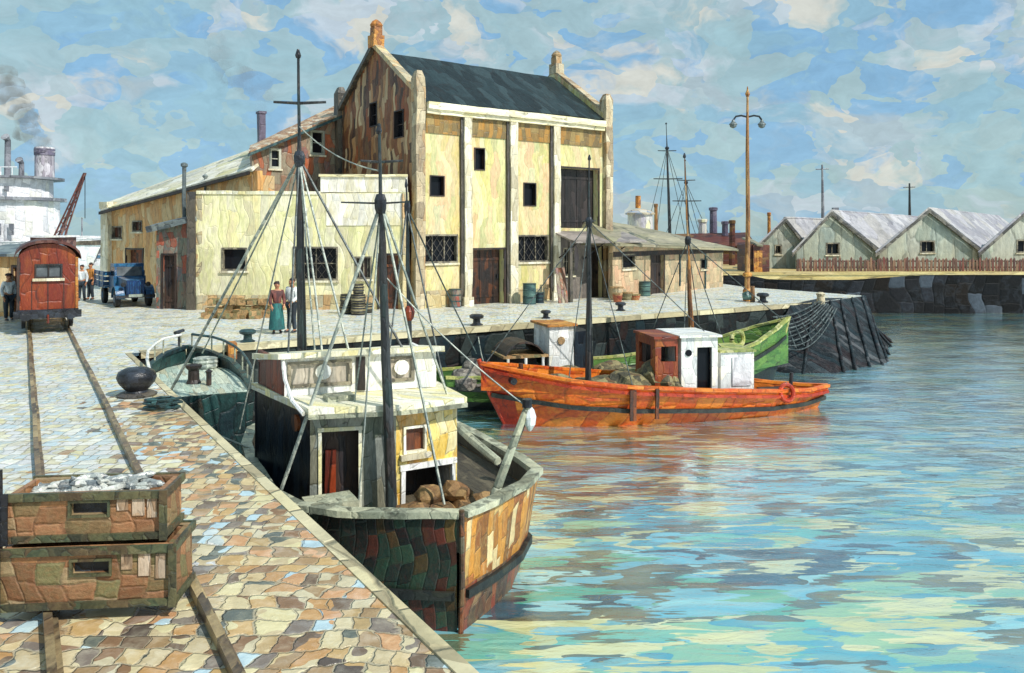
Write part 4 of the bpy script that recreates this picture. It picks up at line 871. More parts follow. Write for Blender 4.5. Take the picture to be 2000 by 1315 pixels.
# mizzen behind the wheelhouse
m3b = atd(NF, 806, 800, 15.8); m3b.z = 1.1; m3t = atd(NF, 793, 352, 15.9)
mast(nb, m3b, m3t, .06, .03, hz=.9)
h3 = m3b.lerp(m3t, .9)
for e in (atd(NF, 872, 770, 15.2), atd(NF, 760, 690, 14.6), atd(NF, 930, 690, 19.5)): stay(nb, h3, e, .018, m='rope2')
MB().lathe([(.03, -.17), (.09, -.08), (.11, .04), (.07, .14), (.02, .18)], m3b.lerp(m3t, .52), 9).build('red_lantern', 'redpaint', nb, wob=.03)
# boom and its block at the bow
b0 = atd(NF, 966, 970, 12.15); b1 = atd(NF, 1029, 795, 12.3)
MB().tube([b0, b0.lerp(b1, .5), b1], [.075, .065, .05], 8).build('boom', 'caprail', nb, wob=.02, smooth=True)
MB().tube([b0+Vector((.06, -.05, 0)), b1+Vector((.06, -.05, -.1))], .035, 6).build('boom_strut', 'mast', nb, wob=.02)
MB().lathe([(.02, -.22), (.085, -.12), (.1, 0), (.07, .1), (.02, .16)], b1+Vector((0, -.05, -.15)), 9).build('block', 'white', nb, wob=.015)
MB().tube([b1, b1+Vector((0, 0, .12))], .08, 8).build('boom_head', 'iron', nb, wob=.03)
stay(nb, b1, m1b.lerp(m1t, .62), .012, .1)
# long spar lying on the starboard rail
MB().tube([atd(NF, 886, 828, 14.6), atd(NF, 925, 862, 13.9), atd(NF, 972, 902, 13.2)], [.07, .075, .07], 8).build('spar', 'caprail', nb, wob=.02, smooth=True)
lk = atd(NF, 640, 975, 12.0)
MB().box(lk.x-.3, lk.x+.15, lk.y-.32, lk.y+.3, 1.13, 1.5).build('deck_locker', 'tealhull', nb, wob=.03, cut=.3)
MB().box(lk.x-.36, lk.x+.2, lk.y-.37, lk.y+.35, 1.505, 1.6).build('locker_lid', 'caprail', nb, wob=.025, cut=.3)
for (x, y, z) in ((.25, 0, 1.12), (2.6, -1.8, 1.12)):
    MB().lathe([(.07, 0), (.06, .25), (.1, .3), (.08, .38)], (x, y, z), 8).build('bitt', 'iron', nb, wob=.015)
# mooring lines
stay(nb, (5.4, 2.1, 1.5), NF.l(Vector((-7.0, 15.6, .05))), .022, .08, 'rope', 'mooring_line')
random.seed(5)
# sacks heaped on the foredeck
def blob(mb, c, sx, sy, sz, n=3, seed=0, flat=True):
    bm = bmesh.new(); bmesh.ops.create_icosphere(bm, subdivisions=n, radius=1)
    for v in bm.verts:
        p = v.co.copy(); k = 1+.35*noise.noise(p*1.4+Vector((seed*5.3, 1, 2)))+.12*noise.noise(p*3.5+Vector((seed, 4, 0)))
        v.co = Vector((p.x*sx*k, p.y*sy*k, (p.z*sz*k)))
        if flat and v.co.z < -.55*sz: v.co.z = -.55*sz
    o = len(mb.v); mb.v += [v.co+Vector(c) for v in bm.verts]
    bm.faces.ensure_lookup_table()
    for f in bm.faces: mb.f.append([o+v.index for v in f.verts]); mb.mi.append(mb.cur)
    bm.free(); return mb
for i, (px, py, d, s, up) in enumerate(((815, 985, 12.4, .34, 0), (862, 986, 12.35, .32, 0), (905, 972, 12.6, .33, 0), (945, 955, 12.95, .28, 0), (850, 965, 12.9, .34, 0), (838, 970, 12.55, .27, .25), (892, 955, 12.7, .28, .25))):
    g = D(px, py, d); o = blob(MB(), (0, 0, 0), s, s*.75, s*.6, 2, seed=i).build('sack', 'sack', wob=.06, cut=9, loc=(g.x, g.y, ZW+1.12+s*.34+up), rotz=i*.9)
    tag(o, 'lumpy brown sack in the heap on the foredeck of the near trawler', 'sack', 'sacks on the trawler foredeck')
# ---- second boat moored astern, flat pale deck
SF = Frame((-6.72, 17.6, ZW), math.atan2(.89, -.44))
sb = thing('barge', 'teal work boat with a pale planked deck and white railing, astern of the trawler', 'boat', SF.loc, SF.a)
sst = [(5.0, 4.6, .05, 2.42, -.6), (4.4, 4.1, .62, 2.3, -.7), (3.4, 3.3, 1.02, 2.18, -.8), (2.0, 2.0, 1.12, 2.06, -.8), (.02, .1, 1.08, 2.0, -.8)]
hull(sb, sst, lambda s, v, q: 'tealhull', 1.97, 'deck', 'tealhull', .8, p=.22, inner='tealhull')
def rail_run(side):
    pts = []
    for x in (.3, 1.2, 2.1, 3.0, 3.8, 4.4, 4.9):
        b = next((a[2]+(c[2]-a[2])*(a[0]-x)/(a[0]-c[0]) for a, c in zip(sst, sst[1:]) if c[0] <= x <= a[0]), .1)
        pts.append(Vector((x, side*b*.97, 2.0+.07*x)))
    mb = MB(); mb.tube([p+Vector((0, 0, .42)) for p in pts], .035, 6)
    rl = mb.build('handrail', 'white' if side > 0 else 'tealiron', sb, wob=.02)
    for p in pts: MB().tube([p, p+Vector((0, 0, .42))], .022, 6).build('rail_post', 'caprail', sb)
rail_run(1); rail_run(-1)
def onS(px, py): q = SF.l(G(px, py, ZW+1.98)); return q
p = onS(378, 748); MB().lathe([(.17, 0), (.13, .08), (.12, .3), (.18, .36), (.19, .42), (.05, .45)], p, 12).build('capstan', 'darkwood', sb, wob=.015)
p = onS(408, 752); MB().lathe([(.06, 0), (.06, .28), (.09, .32), (.03, .36)], p, 8).build('bitt', 'darkwood', sb)
p = onS(402, 718); MB().lathe([(.3, 0), (.32, .05), (.3, .1), (.33, .15), (.3, .2), (.32, .25), (.2, .27)], p, 14).build('rope_coil', 'rope', sb, wob=.03)
p = onS(350, 698); MB().tube([p, p+Vector((0, 0, .75))], .04, 7).tube([p+Vector((-.12, .12, .72)), p+Vector((.12, -.12, .76))], .05, 6).build('tee_post', 'iron', sb, wob=.02)
p = onS(340, 706); MB().box(p.x-.14, p.x+.14, p.y-.2, p.y+.2, p.z, p.z+.12).build('hatch_cover', 'cream', sb, wob=.02)
p = onS(452, 700); MB().box(p.x-.3, p.x+.3, p.y-.12, p.y+.12, p.z, p.z+.45).build('rudder_box', 'rust', sb, wob=.03)
# ---- orange boat
ob0, ob1 = Vector((-.35, 23.35, 0)), Vector((10.0, 25.7, 0))
OB = Frame((ob0.x, ob0.y, ZW), math.atan2(ob1.y-ob0.y, ob1.x-ob0.x)); LO = (ob1-ob0).length
oo = thing('fishing_boat', 'orange double-ended fishing boat with white wheelhouse and black mast', 'boat', OB.loc, OB.a)
ost = [(-.55, .35, .05, 1.78, -.7), (.5, .9, .62, 1.6, -.7), (1.8, 1.9, 1.15, 1.38, -.7), (3.6, 3.6, 1.42, 1.16, -.7), (6.0, 6.0, 1.42, .98, -.7), (8.2, 8.2, 1.1, .8, -.6), (9.7, 9.5, .55, .68, -.4), (LO+.1, LO-.4, .05, .66, -.2)]
def om(side, v, s):
    if s[0] < .15: return 'orangered'
    return 'orange' if v > .68 else 'orangelow'
hull(oo, ost, om, lambda x: 1.0 if x < 2 else (.78 if x < 7 else .5), 'deckdark', 'orange', .66, p=.34, capw=.13, inner='orangelow')
MB().sweep([Vector((s[0]*.9+s[1]*.1+.0, -s[2]*.97-.04, s[3]-.12)) for s in ost], .07, .09).build('red_moulding', 'orangered', oo, wob=.015, cut=.5)
MB().tube([(-.62, 0, 1.9), (-.3, 0, .9), (.3, 0, -.3)], .07, 8).build('stem_post', 'orangered', oo, wob=.02)
hp_ = Vector((.25, -.62, 1.33)); MB().tube([hp_+Vector((0, .2, 0)), hp_+Vector((.02, -.03, 0))], .1, 10).build('hawse_pipe', 'iron', oo)
def oL(px, py, d): return OB.l(D(px, py, d))
mb_ = oL(1143, 750, 24.2); mt_ = oL(1146, 305, 24.2)
mast(oo, (mb_.x, 0, .8), (mt_.x, 0, mt_.z), .1, .04, hz=.72, yard=[(.72, .2, .2, (1, 0, 0), .02)])
hh_ = Vector((mb_.x, 0, .8)).lerp(Vector((mt_.x, 0, mt_.z)), .72)
for e in ((-.4, 0, 1.8), (mb_.x-.9, -1.0, 1.4), (mb_.x+.9, -1.3, 1.2), (mb_.x+.6, 1.3, 1.2), (7.0, 0, 2.0)): stay(oo, hh_, e, .016, m='rope2')
# wheelhouse: maroon front frame, white house, low white engine casing
x0, x1, x2 = oL(1268, 760, 24.0).x, oL(1322, 760, 24).x, oL(1397, 760, 24.1).x
x3 = oL(1477, 760, 24.2).x
wf = Plane((x1, -.85), (x2, -.85))
do = (.5, .98, .85, 2.15)
MB().wall(wf, .75, 2.45, [do], .07).build('wheelhouse_wall', 'white', oo, wob=.015, cut=.5)
MB().wall(Plane((x1, .8), (x1, -.85)), .75, 2.45, [], .07).wall(Plane((x2, -.85), (x2, .8)), .75, 2.45, [], .07).wall(Plane((x2, .8), (x1, .8)), .75, 2.45, [], .07).build('wheelhouse_wall', 'white', oo, wob=.015, cut=.5)
MB().obox(wf, do[0], do[1], do[2], do[3], -.2, -.16).build('door', 'glass', oo)
MB().box(x1-.08, x2+.1, -.95, .9, 2.455, 2.52).build('wheelhouse_roof', 'white', oo, wob=.02, cut=.4)
pc = wf.pt(.22, 0, 2.0); MB().tube([pc, pc+Vector((0, -.04, 0))], .1, 10).build('porthole', 'glass', oo)
mf = Plane((x0, -.8), (x1-.09, -.8)); MB().wall(mf, .75, 2.42, [(.18, .66, 1.75, 2.2)], .08).build('shelter_wall', 'wagonred', oo, wob=.015, cut=.4)
MB().wall(Plane((x0, .75), (x0, -.8)), .75, 2.42, [(.3, 1.2, 1.6, 2.2)], .08).build('shelter_wall', 'wagonred', oo, wob=.015, cut=.4)
MB().box(x0-.06, x1-.085, -.86, .8, 2.425, 2.5).build('shelter_roof', 'wagonred', oo, wob=.02, cut=.4)
MB().box(x0+.08, x1-.1, .1, .7, .78, 2.3).build('shelter_inside', 'darkwood', oo)
MB().box(x2+.16, x3, -.75, .7, .75, 1.95).build('engine_casing', 'white', oo, wob=.02, cut=.5)
MB().box(x2+.11, x3+.05, -.81, .76, 1.955, 2.02).build('casing_roof', 'lime', oo, wob=.02, cut=.4)
MB().box(x2+.52, x3-.1, -.785, -.755, .95, 1.8).build('casing_door', 'shipwhite', oo, wob=.01)
tx = oL(1525, 790, 24.6).x
ring = [(tx+.22*math.cos(a*math.pi/8), -1.06+.12*(.5+.5*math.sin(a*math.pi/8)), .72+.24*math.sin(a*math.pi/8)) for a in range(17)]
MB().tube(ring, .07, 8, cap=False).build('fender_tyre', 'orangered', oo, wob=.01)
MB().tube([(tx, -.95, 1.03), (tx, -1.0, .96)], .02, 5).build('fender_line', 'rope2', oo)
for px in (1226, 1232, 1280): 
    xx = oL(px, 780, 23).x; MB().box(xx-.05, xx+.05, -1.5, -1.43, .25, 1.1).build('rubbing_post', 'doorbrown', oo, wob=.02, cut=.3)
nets = [(1.1, .0, 1.0, .5, .45, .3), (1.9, .2, .95, .5, .7, .35), (3.0, .0, .85, .7, .9, .4), (3.9, -.2, .9, .7, .9, .5), (4.7, .0, .95, .55, .9, .75), (5.1, -.3, .85, .4, .7, .6)]
for i, (x, y, z, a, b_, c_) in enumerate(nets):
    g = OB.w((x, y, z)); o = blob(MB(), (0, 0, 0), a, b_, c_, 3, i+20).build('net_heap', 'nets', smooth=False, loc=g, rotz=OB.a)
    tag(o, 'heap of brown fishing net on the deck of the orange boat', 'net', 'net heaps on the orange boat')
# ---- green boat behind
gb0, gb1 = Vector((10.15, 30.0, 0)), Vector((-2.3, 25.5, 0))
GF = Frame((gb0.x, gb0.y, ZW), math.atan2(gb1.y-gb0.y, gb1.x-gb0.x)); LG = (gb1-gb0).length
gg = thing('fishing_boat', 'green fishing boat with a high lime-edged bow, partly hidden behind the orange boat', 'boat', GF.loc, GF.a)
gst = [(-.15, .75, .05, 2.36, -.7), (.8, 1.2, .6, 2.05, -.7), (2.0, 2.1, 1.05, 1.66, -.7), (3.6, 3.6, 1.3, 1.3, -.7), (6, 6, 1.4, 1.08, -.7), (9, 9, 1.35, 1.0, -.7), (11.5, 11.5, 1.15, 1.02, -.6), (LG, LG-.2, .8, 1.08, -.4)]
hull(gg, gst, lambda s, v, q: 'green' if v > .5 else 'greendark', .7, 'deckdark', 'lime', .8, 'greendark', p=.34, capw=.15, inner='green')
MB().tube([(-.2, 0, 2.45), (.15, 0, 1.4), (.75, 0, -.3)], .08, 8).build('stem_post', 'lime', gg, wob=.03)
def gL(px, py, d): return GF.l(D(px, py, d))
c = gL(1441, 662, 27.6)
MB().tube([(c.x+.24*math.cos(a*math.pi/8), c.y-.03*math.sin(a), c.z+.24*math.sin(a*math.pi/8)) for a in range(17)], .08, 8, cap=False).build('float_ring', 'lime', gg, wob=.03)
MB().tube([c-Vector((0, 0, .2)), c-Vector((0, 0, .9))], .025, 6).build('float_line', 'lime', gg, wob=.02)
ab = gL(1368, 690, 28.2); at_ = gL(1341, 300, 28.4)
mast(gg, (ab.x, 0, .7), (at_.x, 0, at_.z), .11, .03, hz=.6, m='mastwood', name='foremast')
mid = Vector((ab.x, 0, .7)).lerp(Vector((at_.x, 0, at_.z)), .6)
for e in ((.1, 0, 2.3), (ab.x-1.0, -1.0, 1.5), (ab.x+1.0, 1.0, 1.4), (ab.x+1.2, -1.2, 1.4), (gL(1420, 640, 28).x, .9, 1.5)): stay(gg, mid, e, .018, m='rope2')
# white wheelhouse and canvas-hooped shelter at the left
xa, xb = gL(1112, 660, 26.6).x, gL(1063, 660, 26.4).x
lo_, hi_ = min(xa, xb), max(xa, xb)
gp = Plane((hi_, .75), (lo_, .75)); 
MB().wall(gp, .7, 2.5, [], .07).wall(Plane((hi_, -.6), (hi_, .75)), .7, 2.5, [], .07).wall(Plane((lo_, .75), (lo_, -.6)), .7, 2.5, [], .07).wall(Plane((lo_, -.6), (hi_, -.6)), .7, 2.5, [], .07).build('wheelhouse_wall', 'white', gg, wob=.02, cut=.5)
MB().box(lo_-.1, hi_+.1, -.7, .85, 2.505, 2.58).build('wheelhouse_roof', 'rust', gg, wob=.02, cut=.4)
pc = gp.pt(.4, 0, 2.05); MB().tube([pc, pc+Vector((0, .05, 0))], .13, 8).build('porthole', 'boxwood', gg)
MB().box(lo_-.75, lo_-.12, -.5, .6, .7, 2.3).build('deck_casing', 'darkblue', gg, wob=.03, cut=.4)
hx = gL(1020, 690, 26).x
hpz = [(hx+.75*math.cos(k*math.pi/10), .7, 1.25+.75*math.sin(k*math.pi/10)) for k in range(11)]
mb2 = MB()
for k in range(10):
    a, b2 = Vector(hpz[k]), Vector(hpz[k+1]); mb2.hexa([a, b2, b2+Vector((0, -1.3, 0)), a+Vector((0, -1.3, 0)), a+Vector((0, 0, .06)), b2+Vector((0, 0, .06)), b2+Vector((0, -1.3, .06)), a+Vector((0, -1.3, .06))])
mb2.build('canvas_hood', 'darkwood', gg, wob=.03)
MB().box(hx-.8, hx+.75, -.5, .74, 1.55, 1.63).build('hood_shelf', 'boxwood', gg, wob=.03, cut=.4)
MB().box(hx-.55, hx+.5, -.5, .3, .7, 1.5).build('hood_inside', 'iron', gg)
for k in (-.6, .0, .6): MB().tube([(hx+k, .74, .7), (hx+k, .74, 1.55)], .05, 6).build('hood_post', 'white', gg, wob=.02)
for i, (px, py, d, a, b_, c_, m_) in enumerate(((930, 715, 25.6, .65, .6, .5, 'greynet'), (905, 742, 25.3, .55, .6, .4, 'greynet'), (965, 735, 25.7, .7, .6, .35, 'nets'), (1105, 722, 26.3, .7, .6, .35, 'nets'), (1190, 722, 26.8, .7, .6, .4, 'nets'), (1040, 735, 26, .7, .6, .3, 'greynet'))):
    g = D(px, py, d); o = blob(MB(), (0, 0, 0), a, b_, c_, 3, i+40).build('net_heap', m_, loc=(g.x, g.y, ZW+.7+c_*.5), rotz=GF.a)
    tag(o, {'greynet': 'heap of grey net on the deck of the green boat', 'nets': 'heap of brown net on the deck of the green boat'}[m_], 'net', {'greynet': 'grey net heaps on the green boat', 'nets': 'brown net heaps on the green boat'}[m_])

stay(oo, (-.45, 0, 1.75), OB.l(G(931, 630)), .02, .25, 'rope', 'mooring_line')
stay(gg, (.0, 0, 2.35), GF.l(G(1490, 586)), .025, .15, 'tealiron', 'mooring_line')
stay(sb, (.2, 1.05, 2.0), SF.l(G(268, 760)), .025, .06, 'rope', 'mooring_line')
# odds and ends on the orange and green decks
for x, y in ((7.4, -.5), (7.9, .2)):
    MB().lathe([(.16, 0), (.18, .2), (.15, .36)], (x, y, .5), 10).build('tub', 'tealiron', oo, wob=.015)
MB().box(8.4, 9.2, -.3, .35, .5, .66).build('hatch', 'darkwood', oo, wob=.03, cut=.3)
MB().tube([(9.3, -.1, .5), (9.35, -.1, 1.15)], .06, 8).build('bitt', 'darkwood', oo)
MB().tube([(.6, -.1, 1.0), (.6, -.1, 1.75)], .07, 8).tube([(.6, -.4, 1.55), (.6, .2, 1.55)], .05, 8).build('samson_post', 'doorbrown', oo)
# ------------------------------------------------------------------ fish crates on the rails
def crate(label, loc, rot, w, d, h, open_top=True, th=.05):
    r = thing('fish_crate', label, 'crate', loc, rot)
    n = 3
    fpl = Plane((0, 0), (w, 0)); hw_ = .14; hz = h*.66; hole = (w*.52-.15, w*.52+.15, hz-.05, hz+.055)
    MB().wall(fpl, 0, h, [hole], th).build('front_panel', 'crate', r, wob=.008, cut=.25)
    MB().wall(Plane((w, d), (0, d)), 0, h, [], th).build('back_panel', 'crate', r, wob=.008, cut=.3)
    MB().wall(Plane((w, th), (w, d-th)), 0, h, [], th).build('side_panel', 'crate', r, wob=.008, cut=.3)
    MB().wall(Plane((0, d-th), (0, th)), 0, h, [], th).build('side_panel', 'crate', r, wob=.008, cut=.3)
    MB().box(th, w-th, th, d-th, .02, .06).build('bottom', 'crateframe', r)
    MB().box(hole[0], hole[1], .052, .075, hole[2]-.03, hole[3]+.03).build('slot_backing', 'iron', r)
    fr_ = MB()
    fr_.box(hole[0]-.02, hole[1]+.02, -.018, .02, hole[3], hole[3]+.02).box(hole[0]-.02, hole[1]+.02, -.018, .02, hole[2]-.02, hole[2])
    for x in (hole[0]-.02, hole[1]): fr_.box(x, x+.02, -.016, .02, hole[2], hole[3])
    fr_.build('slot_rim', 'crateframe', r, wob=.004)
    # bleached boards and frame battens
    for x, wd, z0, z1 in ((w*.70, .09, h*.62, h*.9), (w*.80, .1, h*.5, h*.92), (w*.90, .08, h*.45, h*.86)):
        MB().box(x, x+wd, -.012, -.001, z0, z1).build('bleached_patch', 'cratewhite', r, wob=.006, cut=.06, seed=x*9)
    for z0, z1 in ((0, .055), (h-.055, h+.012)):
        MB().box(-.03, w+.03, -.035, -.003, z0, z1).build('batten', 'crateframe', r, wob=.008, cut=.25, seed=z0)
        MB().box(w+.003, w+.035, 0, d, z0, z1).build('batten', 'crateframe', r, wob=.008, cut=.25, seed=z0+3)
    MB().box(-.03, w+.03, d+.003, d+.035, h-.055, h+.012).build('batten', 'lime' if False else 'crateframe', r, wob=.008, cut=.25)
    for x in (-.045, w-.02):
        MB().box(x, x+.065, -.05, -.037, -.01, h+.02).build('corner_upright', 'iron' if x < 0 else 'crateframe', r, wob=.008, cut=.2, seed=x)
    return r
cr0 = crate('lower brown fish crate standing on the rails, under the other crate', (-4.23, 6.66, .115), R(5), 1.38, .52, .50)
cr1 = crate('upper brown fish crate filled with fish, stacked on the other crate', (-4.23, 6.76, .64), R(5), 1.26, .47, .40)
for s in (-1,):
    MB().box(-.10, -.04, -.06, .0, -.05, .62).build('side_post', 'iron', cr1, wob=.012, cut=.2)
random.seed(21); mb = MB()
for k in range(60):
    x, y = random.uniform(.12, 1.12), random.uniform(.10, .38); z = .25+.12*math.sin(x*2.3)*math.sin(y*4.5)+random.uniform(0, .07)
    a = random.uniform(-.8, .8)+(math.pi if random.random() < .5 else 0); L_ = random.uniform(.13, .2); dv = Vector((math.cos(a), math.sin(a), random.uniform(-.15, .15)))
    c = Vector((x, y, z)); rr_ = [.006, .03, .036, .028, .012, .03, .004]; tt_ = [-1, -.7, -.2, .3, .7, .95, 1.0]
    q = [c+dv*L_*v for v in tt_]
    q = [Vector((min(max(v.x, .07), 1.19), min(max(v.y, .07), .40), v.z)) for v in q]
    if min((q[i+1]-q[i]).length for i in range(6)) < .004: continue
    mb.tube(q, rr_, 7)
mb.prism([(.06, .06), (1.2, .06), (1.2, .41), (.06, .41)], .06, .24)
fp = mb.build('fish', 'fish', smooth=True, loc=(-4.23, 6.76, .64), rotz=R(5)); tag(fp, 'silver grey fish filling the upper brown crate', 'fish', kind='stuff')
# ------------------------------------------------------------------ bollards
def bollard(label, loc, s, m='iron', big=False, cat='bollard'):
    r = thing('bollard', label, cat, loc, .3)
    if big:
        MB().lathe([(.36, 0), (.38, .04), (.3, .08)], n=18).build('base_plate', 'darkstone', r, wob=.015)
        MB().lathe([(.22, .07), (.2, .12), (.26, .18), (.33, .27), (.37, .38), (.34, .48), (.23, .55), (.05, .58)], n=20).build('head', m, r, wob=.03, smooth=True)
    else:
        MB().lathe([(.24*s, 0), (.26*s, .04*s), (.15*s, .1*s), (.14*s, .26*s)], n=14).build('post', m, r, wob=.01)
        MB().lathe([(.15*s, .25*s), (.27*s, .3*s), (.29*s, .38*s), (.22*s, .44*s), (.04*s, .46*s)], n=14).build('head', m, r, wob=.015, smooth=True)
    return r
g = G(268, 773); bollard('big black mushroom bollard on the near quay edge beside the barge', g, 1, 'iron', True)
g = G(484, 668); bollard('teal mooring bollard on the far quay in front of the couple', g, .85, 'tealiron')
g = G(931, 636); bollard('black bollard on the quay edge below the dark warehouse doorway', g, .9)
g = G(1066, 622); bollard('small dark bollard on the quay between the trawler mast and the orange mast', g, .7)
g = G(1212, 607); bollard('low dark bollard on the quay in front of the low tan wing', g, .8)
g = G(1490, 591); bollard('round black bollard by the lamp post near the pier head', g, 1.0)
# coil of mooring rope by the big bollard
g = G(318, 800); mb = MB()
ptsr = [Vector((math.cos(k*.7)*(.25+.1*math.sin(k*1.7)), math.sin(k*.7)*(.2+.05*math.cos(k*2.3)), .03+.004*k)) for k in range(46)]
mb.tube(ptsr, .028, 5); o = mb.build('rope_coil', 'tealiron', smooth=True, loc=g); tag(o, 'tangled dark green mooring rope on the setts below the big bollard', 'rope')
# ------------------------------------------------------------------ railway wagon
d0 = Vector((-.52, .854, 0))
WG = Frame((-14.55, 25.9, 0), math.atan2(-.52, .854)+0)     # x across? built with y along the track
ang = math.atan2(d0.y, d0.x)-math.pi/2
wg = thing('railway_wagon', 'red-brown railway van with a dark rounded roof and small end window on the quay track', 'wagon', (-14.98, 26.0, 0), ang)
W_, L_ = .84, 5.2
sideh, zb = 2.35, .78
arch = [(W_*math.cos(math.pi*k/10), sideh+.55*math.sin(math.pi*k/10)) for k in range(11)]
ep = Plane((-W_, 0), (W_, 0))
top_ = [(W_-p[0], p[1]) for p in arch]; top_ = sorted([(max(0, min(2*W_, u)), z) for u, z in top_])
wn_ = (.47, 1.25, 1.78, 2.24)
MB().wall(ep, zb, top_, [wn_], .08).build('end_wall', 'wagonred', wg, wob=.015, cut=.4)
MB().wall(Plane((W_, L_), (-W_, L_)), zb, top_, [], .08).build('end_wall', 'wagonred', wg)
MB().wall(Plane((-W_, L_), (-W_, 0)), zb, sideh, [], .08).build('side_wall', 'darkblue', wg, wob=.015, cut=.5)
MB().wall(Plane((W_, 0), (W_, L_)), zb, sideh, [], .08).build('side_wall', 'wagonred', wg, wob=.015, cut=.5)
window(wg, ep, wn_, 'palepane', rec=.05, bars=(1, 0), fw=.05, frame='darkwood', sill=True)
mb = MB(); ar = [(1.12*p[0], p[1]+.03) for p in arch]
for (xa_, za), (xb_, zb_) in zip(ar, ar[1:]):
    mb.hexa([(xb_, -.16, zb_), (xa_, -.16, za), (xa_, L_+.16, za), (xb_, L_+.16, zb_), (xb_, -.16, zb_+.09), (xa_, -.16, za+.09), (xa_, L_+.16, za+.09), (xb_, L_+.16, zb_+.09)])
mb.build('roof', 'wagonroof', wg, wob=.02)
for k in (-.45, 0, .45): MB().box(k-.012, k+.012, -.012, -.001, zb, 1.7).build('board_joint', 'darkwood', wg)
for x in (-W_-.02, W_-.06): MB().box(x, x+.08, -.05, -.003, zb, sideh+.1).build('corner_strip', 'darkwood' if x < 0 else 'rust', wg, wob=.01, cut=.4)
MB().box(-W_-.03, W_+.03, -.05, L_+.05, .55, .775).build('chassis', 'iron', wg, wob=.015, cut=.5)
MB().box(-.95, .95, -.18, -.06, .5, .74).build('buffer_beam', 'iron', wg, wob=.015, cut=.4)
for x in (-.62, .62):
    MB().tube([(x, -.18, .62), (x, -.42, .62), (x, -.43, .62), (x, -.48, .62)], [.07, .07, .16, .16], 12).build('buffer', 'iron', wg)
MB().tube([(0, -.2, .6), (0, -.3, .55), (0, -.32, .35)], .035, 6).build('coupling', 'redpaint', wg, wob=.01)
for y in (.75, L_-.75):
    for x in (-.68, .68):
        w1 = MB().wheel((x, y, .53), (1, 0, 0), .42, .12, 18).build('wheel', 'iron', wg)
        MB().wheel((x+(.08 if x < 0 else -.08), y, .53), (1, 0, 0), .46, .03, 18).build('flange', 'railm', w1)
    MB().tube([(-.68, y, .53), (.68, y, .53)], .05, 8).build('axle', 'iron', wg)
# second wagon, only its flank at the left edge
g = G(8, 640); sw = thing('red_stall', 'small red-brown hut partly cut off by the left edge, behind the man in white', 'hut', (-20.6, 31.2, 0), 0)
MB().wall(Plane((0, 0), (2.2, 0)), 0, 2.35, [(1.3, 1.9, 0, 1.9)], .1).wall(Plane((2.2, 0), (2.2, 2)), 0, 2.35, [], .1).wall(Plane((0, 2), (0, 0)), 0, 2.35, [], .1).wall(Plane((2.2, 2), (0, 2)), 0, 2.35, [], .1).build('wall', 'ochre', sw, wob=.02, cut=.5)
MB().slab([(-.25, -.3, 2.45), (2.4, -.3, 2.4), (2.4, 2.3, 2.75), (-.25, 2.3, 2.8)], .1).build('roof', 'metalroof', sw, wob=.03, cut=.5)
door(sw, Plane((0, 0), (2.2, 0)), (1.3, 1.9, 0, 1.9), 'doorbrown', .07, planks=3)
# ------------------------------------------------------------------ lorry
tv = Vector((.60, -.80, 0)); ang = math.atan2(tv.y, tv.x)
TF = Frame((-16.35, 35.0, 0), ang)     # x forward from the bumper
tr = thing('lorry', 'old dark blue lorry with upright grille parked by the ochre store', 'lorry', TF.loc, ang)
TW = .74
MB().prism([(-.12, -.36), (-.12, .36), (-1.15, .52), (-1.15, -.52)], .62, [1.18, 1.18, 1.30, 1.30]).build('bonnet', 'truck', tr, wob=.02, cut=.35)
grl = MB().box(-.12, -.05, -.36, .36, .55, 1.15).build('grille', 'truckdark', tr, wob=.008, cut=.3)
for k in range(7): MB().box(-.048, -.03, -.31+.1*k, -.285+.1*k, .6, 1.1).build('grille_bar', 'truck', grl)
cab = MB().prism([(-1.15, -.66), (-1.15, .66), (-2.15, .66), (-2.15, -.66)], .6, 1.32)
cab.prism([(-1.3, -.62), (-1.3, .62), (-2.1, .62), (-2.1, -.62)], 1.72, 1.86)
for (x, y) in ((-1.2, -.6), (-1.2, .52), (-2.12, -.6), (-2.12, .52)): cab.hexa([(x-.06, y, 1.32), (x+.04, y, 1.32), (x+.04, y+.08, 1.32), (x-.06, y+.08, 1.32), (x-.12, y, 1.73), (x-.04, y, 1.73), (x-.04, y+.08, 1.73), (x-.12, y+.08, 1.73)])
cab.build('cab', 'truck', tr, wob=.02, cut=.4)
MB().hexa([(-1.24, -.52, 1.33), (-1.2, -.52, 1.33), (-1.2, .52, 1.33), (-1.24, .52, 1.33), (-1.32, -.52, 1.72), (-1.28, -.52, 1.72), (-1.28, .52, 1.72), (-1.32, .52, 1.72)]).build('windscreen', 'palepane', tr)
MB().box(-2.1, -1.3, -.6, -.585, 1.33, 1.71).box(-2.1, -1.3, .585, .6, 1.33, 1.71).build('side_glass', 'glass', tr)
